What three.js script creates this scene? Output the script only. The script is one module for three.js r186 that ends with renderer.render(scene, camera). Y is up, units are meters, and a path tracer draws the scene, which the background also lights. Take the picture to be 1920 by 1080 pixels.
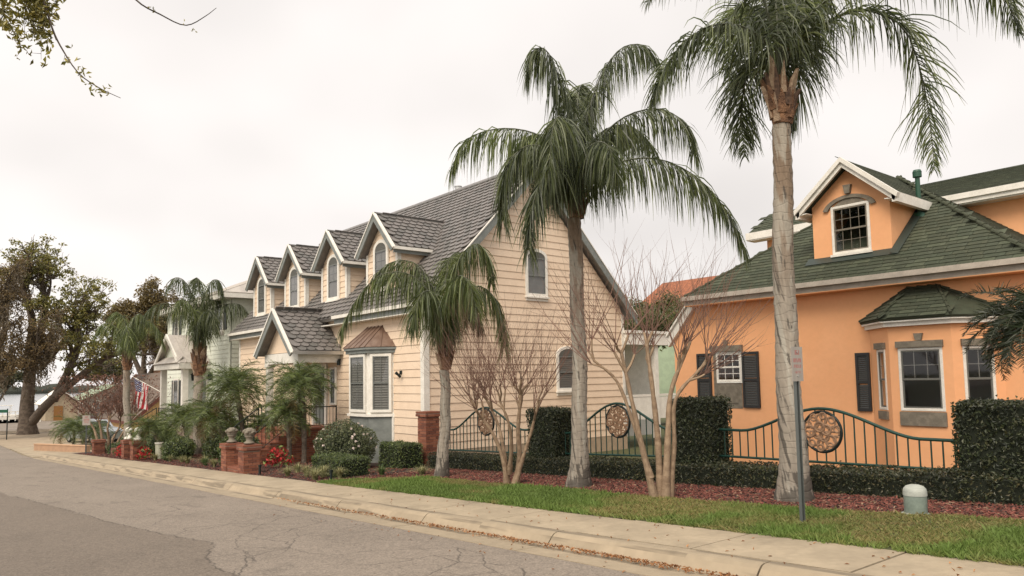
import * as THREE from 'three';
import { mergeGeometries } from 'three/addons/utils/BufferGeometryUtils.js';

// ------------------------------------------------------------------ camera, sky, sun, exposure
const scene = new THREE.Scene();
const camera = new THREE.PerspectiveCamera(42.19, 1920 / 1080, 0.1, 3000);
camera.position.set(17.86, 2.4, 11.39);
camera.up.set(0.07178, 0.99677, 0.03614);
camera.lookAt(17.86 - 0.7718, 2.4 + 0.07846, 11.39 - 0.63101);
camera.setViewOffset(1920, 1080, 0, -61, 1920, 1080);

const renderer = new THREE.WebGLRenderer({ antialias: true });
renderer.toneMapping = THREE.LinearToneMapping;
renderer.toneMappingExposure = 2.05;
renderer.shadowMap.enabled = true;

function mulberry(a) { return () => { a |= 0; a = a + 0x6D2B79F5 | 0; let t = Math.imul(a ^ a >>> 15, 1 | a); t = t + Math.imul(t ^ t >>> 7, 61 | t) ^ t; return ((t ^ t >>> 14) >>> 0) / 4294967296; }; }
let R = mulberry(7);
const rr = (a, b) => a + (b - a) * R();
function hash(x, y, s) { let h = Math.imul(x, 374761393) + Math.imul(y, 668265263) + Math.imul(s, 1442695041) | 0; h = Math.imul(h ^ h >>> 13, 1274126177); return ((h ^ h >>> 16) >>> 0) / 4294967296; }
function vnoise(x, y, s = 1, per = 0) {           // value noise, tiling when per is set
  const xi = Math.floor(x), yi = Math.floor(y), fx = x - xi, fy = y - yi, u = fx * fx * (3 - 2 * fx), v = fy * fy * (3 - 2 * fy);
  const w = (k) => per ? ((k % per) + per) % per : k;
  const a = hash(w(xi), w(yi), s), b = hash(w(xi + 1), w(yi), s), c = hash(w(xi), w(yi + 1), s), d = hash(w(xi + 1), w(yi + 1), s);
  return a + (b - a) * u + (c - a) * v + (a - b - c + d) * u * v;
}
function fbm(x, y, o = 4, s = 1, per = 0) { let r = 0, a = 0.5, t = 0; for (let i = 0; i < o; i++) { r += a * vnoise(x, y, s + i, per); t += a; a *= 0.5; x *= 2; y *= 2; if (per) per *= 2; } return r / t; }

{ // overcast sky: bright thin cloud, softly mottled
  const w = 512, h = 256, px = new Float32Array(w * h * 4);
  for (let j = 0; j < h; j++) for (let i = 0; i < w; i++) {
    const el = (j / (h - 1) - 0.5) * Math.PI, az = (i / w - 0.5) * Math.PI * 2;
    const X = Math.cos(el) * Math.cos(az), Y = Math.max(Math.sin(el), 0), Z = Math.cos(el) * Math.sin(az);
    const k = 3.2 / (Y + 0.35);
    const n = fbm(X * k + 9, Z * k + 4, 5, 11), m = fbm(X * k * 0.45 + 3, Z * k * 0.45 + 7, 3, 31);
    const c = 0.535 * (1.0 + (n - 0.5) * 0.22 + (m - 0.5) * 0.3 + 0.17 * (0.4 * X + 0.9 * Z)), p = (j * w + i) * 4;
    px[p] = 1.015 * c; px[p + 1] = 0.965 * c; px[p + 2] = 0.935 * c; px[p + 3] = 1;
  }
  const t = new THREE.DataTexture(px, w, h, THREE.RGBAFormat, THREE.FloatType);
  t.mapping = THREE.EquirectangularReflectionMapping; t.minFilter = t.magFilter = THREE.LinearFilter; t.wrapS = THREE.RepeatWrapping; t.needsUpdate = true;
  scene.background = t; scene.environment = t;
}
const sun = new THREE.DirectionalLight(new THREE.Color(1, 0.89, 0.75), 1.5);
sun.position.set(13, 36, 29); sun.target.position.set(0, 0, 0);
sun.castShadow = true; sun.shadow.radius = 60; sun.shadow.mapSize.set(2048, 2048);
Object.assign(sun.shadow.camera, { left: -60, right: 40, top: 50, bottom: -40, near: 1, far: 160 });
scene.add(sun, sun.target);

// ------------------------------------------------------------------ helpers
const V = (x, y, z) => new THREE.Vector3(x, y, z);
const used = new Map();
function numbered(n) { const k = used.get(n) || 0; used.set(n, k + 1); return k ? n + '_' + String(k).padStart(3, '0') : n; }
const gy = (x) => x > -30 ? 0.044 * Math.min(x, 45) : -1.32 + (Math.max(x, -75) + 30) * 0.012;   // the street falls to the left
const TURN = 0.8855;                                                          // local x along the picture plane
function tag(o, label, category, group, kind) { if (label) o.userData.label = label; if (category) o.userData.category = category; if (group) o.userData.group = group; if (kind) o.userData.kind = kind; return o; }
function thing(name, label, category, p = [0, 0, 0], turn = 0, group) { const o = new THREE.Group(); o.name = numbered(name); scene.add(o); o.position.set(...p); o.rotation.y = turn; return tag(o, label, category, group); }
function part(name, label) { return (parent) => { const o = new THREE.Group(); o.name = name; parent.add(o); if (label) o.userData.label = label; return o; }; }
const sub = (name, parent) => part(name)(parent);
function boxUV(g) {
  const p = g.attributes.position, n = g.attributes.normal, uv = new Float32Array(p.count * 2);
  for (let i = 0; i < p.count; i++) {
    const ax = Math.abs(n.getX(i)), ay = Math.abs(n.getY(i)), az = Math.abs(n.getZ(i));
    if (ay >= ax && ay >= az) { uv[2 * i] = p.getX(i); uv[2 * i + 1] = p.getZ(i); } else if (ax > az) { uv[2 * i] = p.getZ(i); uv[2 * i + 1] = p.getY(i); } else { uv[2 * i] = p.getX(i); uv[2 * i + 1] = p.getY(i); }
  }
  g.setAttribute('uv', new THREE.BufferAttribute(uv, 2)); return g;
}
function flat(g) { const q = g.index ? g.toNonIndexed() : g; for (const k of Object.keys(q.attributes)) if (!['position', 'normal', 'uv', 'color'].includes(k)) q.deleteAttribute(k); return q; }
function join(list) { if (!Array.isArray(list)) list = [list]; const l = list.flat(9).map(flat); for (const g of l) { if (!g.attributes.uv) boxUV(g); } return l.length === 1 ? l[0] : mergeGeometries(l); }
function mesh(name, geo, m, parent, keepUV) {
  const g = Array.isArray(geo) ? join(geo) : geo; if (!keepUV) boxUV(g);
  const o = new THREE.Mesh(g, m); o.castShadow = o.receiveShadow = true;
  if (parent) { o.name = name; parent.add(o); } else { o.name = numbered(name); scene.add(o); }
  return o;
}
const bx = (w, h, d, x = 0, y = 0, z = 0) => new THREE.BoxGeometry(w, h, d).translate(x, y, z);
const box2 = (x0, x1, y0, y1, z0, z1) => bx(x1 - x0, y1 - y0, z1 - z0, (x0 + x1) / 2, (y0 + y1) / 2, (z0 + z1) / 2);
function rawGeo(pos) { const g = new THREE.BufferGeometry(); g.setAttribute('position', new THREE.Float32BufferAttribute(pos, 3)); g.computeVertexNormals(); return g; }
function slab(pts, t) {                                  // planar convex polygon thickened by the vector t (pts counter-clockwise seen from the front, t points back)
  const a = [], n = pts.length, q = pts.map((p) => [p[0] + t[0], p[1] + t[1], p[2] + t[2]]);
  for (let i = 1; i < n - 1; i++) { a.push(...pts[0], ...pts[i], ...pts[i + 1]); a.push(...q[0], ...q[i + 1], ...q[i]); }
  for (let i = 0; i < n; i++) { const j = (i + 1) % n; a.push(...pts[i], ...q[i], ...q[j], ...pts[i], ...q[j], ...pts[j]); }
  return boxUV(rawGeo(a));
}
function loftTube(pts, radii, seg = 6, cap = true) {     // tapered tube through points
  const P = pts.map((p) => p.isVector3 ? p : V(...p)), n = P.length, a = [], uv = [], rings = [];
  let len = 0; const up = V(0.31, 0.2, 0.93).normalize();
  for (let i = 0; i < n; i++) {
    const t = P[Math.min(i + 1, n - 1)].clone().sub(P[Math.max(i - 1, 0)]).normalize();
    const s = Math.abs(t.dot(up)) > 0.95 ? V(1, 0, 0) : up, x = s.clone().cross(t).normalize(), y = t.clone().cross(x);
    if (i) len += P[i].distanceTo(P[i - 1]);
    const ring = []; for (let k = 0; k <= seg; k++) { const an = k / seg * Math.PI * 2; ring.push([P[i].clone().addScaledVector(x, Math.cos(an) * radii[i]).addScaledVector(y, Math.sin(an) * radii[i]), x.clone().multiplyScalar(Math.cos(an)).addScaledVector(y, Math.sin(an)), k / seg, len]); }
    rings.push(ring);
  }
  const nn = [], put = (v) => { a.push(v[0].x, v[0].y, v[0].z); nn.push(v[1].x, v[1].y, v[1].z); uv.push(v[2], v[3]); };
  for (let i = 0; i < n - 1; i++) for (let k = 0; k < seg; k++) { const A = rings[i][k], B = rings[i][k + 1], Cc = rings[i + 1][k + 1], D = rings[i + 1][k]; put(A); put(B); put(Cc); put(A); put(Cc); put(D); }
  if (cap) for (const [i, f] of [[0, -1], [n - 1, 1]]) { const t = P[Math.min(i + 1, n - 1)].clone().sub(P[Math.max(i - 1, 0)]).normalize().multiplyScalar(f), c = [P[i], t, 0.5, 0]; for (let k = 0; k < seg; k++) { const A = [...rings[i][k]], B = [...rings[i][k + 1]]; A[1] = t; B[1] = t; if (f > 0) { put(c); put(A); put(B); } else { put(c); put(B); put(A); } } }
  const g = new THREE.BufferGeometry();
  g.setAttribute('position', new THREE.Float32BufferAttribute(a, 3)); g.setAttribute('normal', new THREE.Float32BufferAttribute(nn, 3)); g.setAttribute('uv', new THREE.Float32BufferAttribute(uv, 2));
  return g;
}
const bar = (a, b, r, seg = 6) => loftTube([a, b], [r, r], seg);
function drape(g, base = 0) { const p = g.attributes.position; for (let i = 0; i < p.count; i++) p.setY(i, p.getY(i) + gy(p.getX(i) + base)); g.computeVertexNormals(); return g; }
function strip(x0, x1, z0, z1, y, y1, nx = 0) {          // ground sheet or slab along the street, following its fall
  const g = new THREE.BoxGeometry(x1 - x0, y - y1, z1 - z0, nx || Math.max(1, Math.ceil((x1 - x0) / 3)), 1, 1).translate((x0 + x1) / 2, (y + y1) / 2, (z0 + z1) / 2);
  return flat(drape(g));
}
function copy(o, label) { const c = o.clone(); c.name = numbered(o.name.replace(/_\d\d\d$/, '')); scene.add(c); if (label) c.userData.label = label; return c; }

// textures
const srgb = (v) => Math.round(255 * Math.min(1, Math.max(0, v <= 0.0031308 ? v * 12.92 : 1.055 * Math.pow(v, 1 / 2.4) - 0.055)));
function tex(w, h, fn, rep = [1, 1], data = false) {
  const a = new Uint8Array(w * h * 4);
  for (let j = 0; j < h; j++) for (let i = 0; i < w; i++) { const c = fn(i / w, j / h, i, j), p = (j * w + i) * 4; for (let k = 0; k < 3; k++) a[p + k] = data ? Math.max(0, Math.min(255, c[k] * 255)) : srgb(c[k]); a[p + 3] = 255; }
  const t = new THREE.DataTexture(a, w, h); t.wrapS = t.wrapT = THREE.RepeatWrapping; t.magFilter = THREE.LinearFilter; t.minFilter = THREE.LinearMipmapLinearFilter; t.generateMipmaps = true;
  if (!data) t.colorSpace = THREE.SRGBColorSpace; t.repeat.set(...rep); t.needsUpdate = true; return t;
}
const mix = (a, b, t) => a.map((v, i) => v + (b[i] - v) * t), sc = (a, k) => a.map((v) => v * k), clamp = (v, a = 0, b = 1) => Math.min(b, Math.max(a, v));
const sm = (a, b, x) => { const t = clamp((x - a) / (b - a)); return t * t * (3 - 2 * t); };
const C = (r, g, b) => new THREE.Color().setRGB(r, g, b);
const std = (c, rough = 0.8, o = {}) => new THREE.MeshStandardMaterial({ color: Array.isArray(c) ? C(...c) : c, roughness: rough, ...o });
const W1 = C(1, 1, 1);
function mottled(c1, c2, metres, rough, { size = 256, bump = 0, oct = 5, per = 8, fine = 0.2, extra } = {}) {     // tiling two-tone noise over so many metres
  const m = std(W1, rough, { map: tex(size, size, (u, v) => { const n = fbm(u * per, v * per, oct, 5, per), s = fbm(u * per * 8, v * per * 8, 2, 77, per * 8); let c = mix(c1, c2, sm(0.25, 0.75, n)); c = sc(c, 1 - fine / 2 + fine * s); return extra ? extra(c, u, v) : c; }, [1 / metres, 1 / metres]) });
  if (bump) { m.bumpMap = tex(size, size, (u, v) => { const n = fbm(u * per * 4, v * per * 4, 4, 9, per * 4); return [n, n, n]; }, [1 / metres, 1 / metres], true); m.bumpScale = bump; }
  return m;
}
const M = {
  siding: mottled([0.78, 0.62, 0.465], [0.74, 0.585, 0.435], 2.2, 0.62, { bump: 0.002, fine: 0.1 }),
  sidingB: mottled([0.77, 0.605, 0.45], [0.725, 0.565, 0.415], 1.7, 0.62, { bump: 0.002, fine: 0.1 }),
  white: mottled([0.80, 0.77, 0.70], [0.72, 0.69, 0.62], 1.3, 0.5),
  trimGrey: mottled([0.20, 0.215, 0.20], [0.155, 0.17, 0.158], 1.1, 0.5),
  sash: std([0.16, 0.17, 0.16], 0.5),
  darkRoomGrey: mottled([0.15, 0.15, 0.14], [0.12, 0.12, 0.113], 0.9, 0.85, { size: 64 }),  // grey that paints in the dimness of an unlit room behind panes
  blind: std([0.13, 0.13, 0.115], 0.6),
  glass: new THREE.MeshPhysicalMaterial({ color: 0xffffff, roughness: 0.03, transmission: 1, thickness: 0, ior: 1.5 }),
  copper: mottled([0.14, 0.083, 0.056], [0.19, 0.125, 0.09], 0.9, 0.42, { bump: 0.001 }),
  stucco: mottled([0.86, 0.44, 0.22], [0.84, 0.42, 0.205], 3.1, 0.85, { size: 512, bump: 0.004, per: 6, fine: 0.05 }),
  stone: mottled([0.225, 0.195, 0.15], [0.16, 0.14, 0.108], 0.6, 0.85, { bump: 0.003 }),
  iron: std([0.012, 0.02, 0.019], 0.4, { metalness: 0.3 }),
  greenIron: std([0.015, 0.055, 0.042], 0.42, { metalness: 0.2 }),
  medallion: mottled([0.36, 0.22, 0.13], [0.25, 0.15, 0.09], 0.3, 0.7, { bump: 0.003 }),
  flashing: std([0.035, 0.05, 0.042], 0.5),
  ventGreen: std([0.02, 0.075, 0.045], 0.5),
  zinc: std([0.5, 0.5, 0.48], 0.35, { metalness: 0.8 }),
  concrete: mottled([0.38, 0.31, 0.215], [0.31, 0.253, 0.175], 2.6, 0.9, { size: 512, bump: 0.004, per: 6, extra: (c, u, v) => sc(c, 1 - 0.22 * sm(0.62, 0.78, fbm(u * 5, v * 5, 4, 41, 5))) }),
  kerb: mottled([0.36, 0.29, 0.2], [0.30, 0.243, 0.168], 3.3, 0.9, { size: 512, bump: 0.006, per: 5, extra: (c, u, v) => sc(c, 1 - 0.4 * sm(0.48, 0.66, fbm(u * 2 + 0.3 * fbm(u * 14, v * 14, 3, 3, 14), v * 32, 4, 61))) }),
  joint: std([0.07, 0.055, 0.04], 1),
  soil: mottled([0.055, 0.032, 0.024], [0.03, 0.018, 0.014], 0.8, 1, { bump: 0.02 }),
  turf: mottled([0.075, 0.085, 0.025], [0.055, 0.055, 0.02], 1.5, 1, { bump: 0.02 }),
  apron: mottled([0.38, 0.30, 0.21], [0.30, 0.24, 0.165], 4, 0.95, { bump: 0.005 }),
  mint: mottled([0.73, 0.76, 0.655], [0.68, 0.71, 0.61], 2, 0.65),
  mintDark: mottled([0.55, 0.58, 0.48], [0.5, 0.53, 0.44], 2, 0.65),
  metalRoof: mottled([0.50, 0.46, 0.41], [0.42, 0.38, 0.34], 1.7, 0.45),
  tan: mottled([0.56, 0.37, 0.17], [0.50, 0.32, 0.145], 2, 0.8),
  tanRoof: mottled([0.19, 0.145, 0.115], [0.13, 0.10, 0.08], 0.7, 0.9, { bump: 0.01 }),
  redTrim: std([0.11, 0.03, 0.02], 0.6),
  mortar: std([0.25, 0.19, 0.15], 0.95),
  brick: [std([0.215, 0.075, 0.042], 0.85), std([0.155, 0.055, 0.034], 0.85), std([0.27, 0.105, 0.06], 0.85)],
  bark: mottled([0.17, 0.135, 0.105], [0.09, 0.068, 0.052], 1.2, 0.95, { bump: 0.03 }),
  vc: std(W1, 0.62, { vertexColors: true, side: THREE.DoubleSide }),
  leafVC: new THREE.MeshPhysicalMaterial({ color: 0xffffff, roughness: 0.5, vertexColors: true, side: THREE.DoubleSide, transmission: 0.48, thickness: 0 }),
  myrtle: mottled([0.34, 0.245, 0.16], [0.22, 0.15, 0.095], 0.5, 0.85, { bump: 0.004 }),
  twig: std([0.20, 0.115, 0.085], 0.85),
};
function tileMats(base, n, spread, rough, tint = 0.06) { const l = []; for (let i = 0; i < n; i++) { const k = 1 - spread + 2 * spread * R(); l.push(mottled(sc(base, k).map((v) => v * (1 + (R() - 0.5) * tint)), sc(base, k * 0.78), 0.5, rough, { size: 64, per: 4, bump: 0.003 })); } return l; }
M.slate = tileMats([0.195, 0.18, 0.168], 4, 0.22, 0.45);
M.shingle = tileMats([0.07, 0.083, 0.05], 5, 0.28, 0.95, 0.12);

// ------------------------------------------------------------------ ground, road, pavement
const zt = (x) => x > 13 ? 2.4 - (x - 13) * 0.3 : x > 4.2 ? 2.45 : 2.45 + Math.pow((4.2 - x) / 1.9, 2.2) * 1.75;   // edge between mulch and grass
{
  const g = new THREE.PlaneGeometry(3000, 3000, 1, 1).rotateX(-Math.PI / 2);
  const xs = [-1500, -75, -30, -10, 10, 30, 45, 1500], pos = [];
  for (let i = 0; i < xs.length - 1; i++) { const a = xs[i], b = xs[i + 1], ya = gy(a) - 0.08, yb = gy(b) - 0.08; for (const [p, q] of [[-1500, -4], [-4, 1500]]) pos.push(a, ya, p, a, ya, q, b, yb, q, a, ya, p, b, yb, q, b, yb, p); }
  mesh('ground', rawGeo(pos), M.turf).userData.kind = 'structure';
  const w = new THREE.MeshPhysicalMaterial({ color: C(0.10, 0.12, 0.12), roughness: 0.12 });
  const lake = mesh('lake_water', box2(-700, -104, -2.1, -1.86, -500, 300), w); lake.userData.kind = 'structure';
  const sp = []; for (let i = 0; i < 40; i++) { const z0 = -420 + i * 17, h = 5 + 5 * vnoise(i * 0.7, 2, 8); sp.push(new THREE.IcosahedronGeometry(1, 2).scale(12 + 6 * R(), h, 14).translate(-640 + 20 * R(), -1.9, z0)); }
  const hb = mesh('far_shore_woods', sp, mottled([0.05, 0.055, 0.04], [0.03, 0.035, 0.025], 9, 1, { bump: 0.4 })); hb.userData.kind = 'structure';
}
// asphalt: aged grey with cracks and a darker resurfaced lane beyond the long seam
const seam = [[-40, 9.9], [-3.5, 9.3], [-3.4, 9.2], [0.52, 8.88], [3.77, 8.66], [6.09, 8.41], [7.66, 8.15], [8.47, 8.47], [9.17, 8.66], [10.01, 8.63], [11.4, 9.4], [14, 10.2], [22, 11]];
const seamZ = (x) => { for (let i = 0; i < seam.length - 1; i++) if (x <= seam[i + 1][0]) { const t = (x - seam[i][0]) / (seam[i + 1][0] - seam[i][0]); return seam[i][1] + t * (seam[i + 1][1] - seam[i][1]); } return 11; };
function crackMap(x0, x1, z0, z1, w, h) {
  const a = new Float32Array(w * h), S = mulberry(91);
  const stamp = (x, z, r, k) => { const i = (x - x0) / (x1 - x0) * w, j = (z - z0) / (z1 - z0) * h, ri = Math.max(0.6, r * w / (x1 - x0)), rj = Math.max(0.6, r * h / (z1 - z0)); for (let q = Math.floor(j - rj); q <= j + rj; q++) for (let p = Math.floor(i - ri); p <= i + ri; p++) { if (p < 0 || q < 0 || p >= w || q >= h) continue; const d = Math.hypot((p - i) / ri, (q - j) / rj); if (d < 1) a[q * w + p] = Math.max(a[q * w + p], k * (1 - d * 0.6)); } };
  const line = (pts, r, k, wob) => { let f = S() * 100; for (let s = 0; s < pts.length - 1; s++) { const [ax, az] = pts[s], [bx_, bz] = pts[s + 1], L = Math.hypot(bx_ - ax, bz - az), n = Math.ceil(L / 0.006); for (let i = 0; i < n; i++) { const t = i / n; f += 0.006; const o = (vnoise(f * 6, 3, 2) - 0.5) * wob + (vnoise(f * 25, 9, 4) - 0.5) * wob * 0.5; const gap = vnoise(f * 1.7, 5, 6); stamp(ax + (bx_ - ax) * t + o * (bz - az) / L, az + (bz - az) * t - o * (bx_ - ax) / L, r * (0.55 + 0.9 * vnoise(f * 9, 1, 3)), k * sm(0.12, 0.4, gap + 0.2)); } } };
  line(seam.slice(1), 0.014, 0.85, 0.07);
  // alligator cells in the old lane
  const P = []; for (let i = 0; i < 17; i++) for (let j = 0; j < 5; j++) P.push([1.5 + i * 0.82 + (S() - 0.5) * 0.7, 6.35 + j * 0.62 + (S() - 0.5) * 0.5]);
  for (let i = 0; i < P.length; i++) for (let j = i + 1; j < P.length; j++) { const d = Math.hypot(P[i][0] - P[j][0], P[i][1] - P[j][1]); if (d > 1.15 || S() > 0.5) continue; const mx = (P[i][0] + P[j][0]) / 2, mz = (P[i][1] + P[j][1]) / 2; if (mz > seamZ(mx) - 0.15 || mz < 6.15) continue; const px_ = -(P[j][1] - P[i][1]), pz_ = P[j][0] - P[i][0], k = 0.35 + 0.35 * S(), den = sm(1, 5.5, mx); if (S() > den) continue; line([[P[i][0], P[i][1]], [mx + px_ * (S() - 0.5) * 0.3, mz + pz_ * (S() - 0.5) * 0.3], [P[j][0], P[j][1]]], 0.006 + 0.006 * S(), 0.55 + k * 0.6, 0.05); }
  line([[-14, 7.4], [-9, 7.2], [-4, 7.5], [0, 7.2], [4, 7.5], [8, 7.0], [12, 7.1]], 0.008, 0.5, 0.2);
  line([[3, 6.5], [5, 6.8], [7, 6.45], [9.5, 6.6]], 0.008, 0.6, 0.2);
  return a;
}
function roadMat(x0, x1, z0, z1, w, h) {
  const cr = crackMap(x0, x1, z0, z1, w, h);
  const t = tex(w, h, (u, v, i, j) => {
    const x = x0 + u * (x1 - x0), z = z1 - v * (z1 - z0);
    const old = sm(-0.03, 0.03, seamZ(x) - z + 0.05 * (vnoise(x * 5, z * 5, 8) - 0.5)), n = fbm(x * 0.9, z * 1.6, 4, 21), g = fbm(x * 26, z * 26, 2, 4), p = hash(Math.floor(x * 75), Math.floor(z * 75), 3), b = fbm(x * 0.35, z * 0.9, 3, 71);
    let c = mix([0.158, 0.129, 0.101], [0.212, 0.177, 0.142], old); c = sc(c, 0.74 + 0.22 * n + 0.34 * g + 0.5 * (p - 0.5) + 0.14 * (b - 0.5));
    const patch = sm(0.68, 0.8, fbm(x * 1.3 + 5, z * 3.1, 5, 55)) * old; c = sc(c, 1 - 0.2 * patch);
    const k = cr[(h - 1 - j) * w + i]; return mix(c, [0.03, 0.025, 0.021], clamp(k * 0.85));
  });
  const bm = tex(512, 512, (u, v) => { const n = fbm(u * 64, v * 64, 2, 19, 64); return [n, n, n]; }, [(x1 - x0) / 1.6, (z1 - z0) / 1.6], true);
  return std(W1, 0.93, { map: t, bumpMap: bm, bumpScale: 0.006 });
}
function roadSheet(parent, x0, x1, z0, z1, w, h) {
  const n = Math.max(1, Math.ceil((x1 - x0) / 5)), g = new THREE.PlaneGeometry(x1 - x0, z1 - z0, n, 1).rotateX(-Math.PI / 2).translate((x0 + x1) / 2, 0, (z0 + z1) / 2);
  mesh('asphalt_lane', drape(g), roadMat(x0, x1, z0, z1, w, h), parent, true);
}
{
  const road = thing('road'); road.userData = { kind: 'structure' };
  roadSheet(road, -2, 18, 6.0, 12, 2048, 1024); roadSheet(road, -62, -2, 6.0, 12, 2048, 512); roadSheet(road, -62, 18, 12, 15.5, 512, 128); roadSheet(road, 18, 45, 6, 15.5, 512, 256); roadSheet(road, -120, -62, -6, 15.5, 512, 256);
  // sidewalk slabs
  const walk = thing('sidewalk'); walk.userData = { kind: 'structure' };
  for (let i = 0, x = -29; x < 24; i++, x += 1.62) { const z0 = 4.26 - 0.05 * vnoise(i * 0.5, 1, 3), g = strip(x, x + 1.603, z0 - (x > 13 ? (x - 13) * 0.1 : 0), 5.272, 0.12 + 0.006 * (R() - 0.5), -0.05, 1); mesh('sidewalk_slab', g, M.concrete, walk); }
  mesh('joint_bed', strip(-29, 24, 4.2, 5.3, 0.085, -0.06), M.joint, walk);
  const kerb = thing('kerb'); kerb.userData = { kind: 'structure' };
  for (let x = -29.5; x < 24; x += 2.72) {
    const prof = [[5.285, 0.118], [5.40, 0.118], [5.44, 0.108], [5.475, 0.08], [5.545, 0.0], [5.58, -0.012], [6.03, 0.006], [6.03, -0.1], [5.285, -0.1]];
    const s = new THREE.Shape(prof.map((p) => new THREE.Vector2(-p[0], p[1]))), g = new THREE.ExtrudeGeometry(s, { depth: 2.7, bevelEnabled: false, steps: 2 }).rotateY(-Math.PI / 2);
    // after the turn the shape's -z' runs along x
    g.computeBoundingBox(); const b = g.boundingBox; g.translate(x - b.min.x, 0, 0); const p = g.attributes.position; for (let i = 0; i < p.count; i++) p.setZ(i, Math.abs(p.getZ(i)));
    const q = flat(drape(g)), ix = q.attributes.position.array; for (let i = 0; i < ix.length; i += 9) for (let k = 0; k < 3; k++) { const t = ix[i + 3 + k]; ix[i + 3 + k] = ix[i + 6 + k]; ix[i + 6 + k] = t; } q.computeVertexNormals();
    mesh('kerb_stone', q, M.kerb, kerb);
  }
  // driveway apron and the paved side court further down the street
  const ap = mesh('driveway_apron', strip(-39, -29.03, 2.6, 5.9, 0.03, -0.06), M.concrete); ap.userData.kind = 'structure';
  const ct = mesh('side_court_paving', strip(-75, -39.03, -12, 5.95, 0.0, -0.06), M.apron); ct.userData.kind = 'structure';
  // planting bed and verge
  const bed = mesh('mulch_bed', strip(-29, 24, -3, 4.21, 0.1, -0.07), M.soil); bed.userData.kind = 'structure';
  const pos = []; for (let x = 2.35; x < 24; x += 0.15) { const e = (q) => Math.min(zt(q) + 0.16 * (fbm(q * 2.2, 2, 3, 6) - 0.5), 4.235), y = (q) => gy(q) + 0.122; pos.push(x, y(x), e(x), x, y(x), 4.24, x + 0.15, y(x + 0.15), 4.24, x, y(x), e(x), x + 0.15, y(x + 0.15), 4.24, x + 0.15, y(x + 0.15), e(x + 0.15)); }
  const vg = mesh('verge', rawGeo(pos), M.turf); vg.userData.kind = 'structure';
}
function instanced(name, geo, m, list, label, category) {
  const o = new THREE.InstancedMesh(geo, m, list.length), d = new THREE.Object3D(); o.name = numbered(name);
  list.forEach((q, i) => { d.position.set(...q.p); d.rotation.set(...q.r); d.scale.set(...q.s); d.updateMatrix(); o.setMatrixAt(i, d.matrix); o.setColorAt(i, C(...q.c)); });
  o.castShadow = o.receiveShadow = true; scene.add(o); return tag(o, label, category, null, 'stuff');
}
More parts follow.
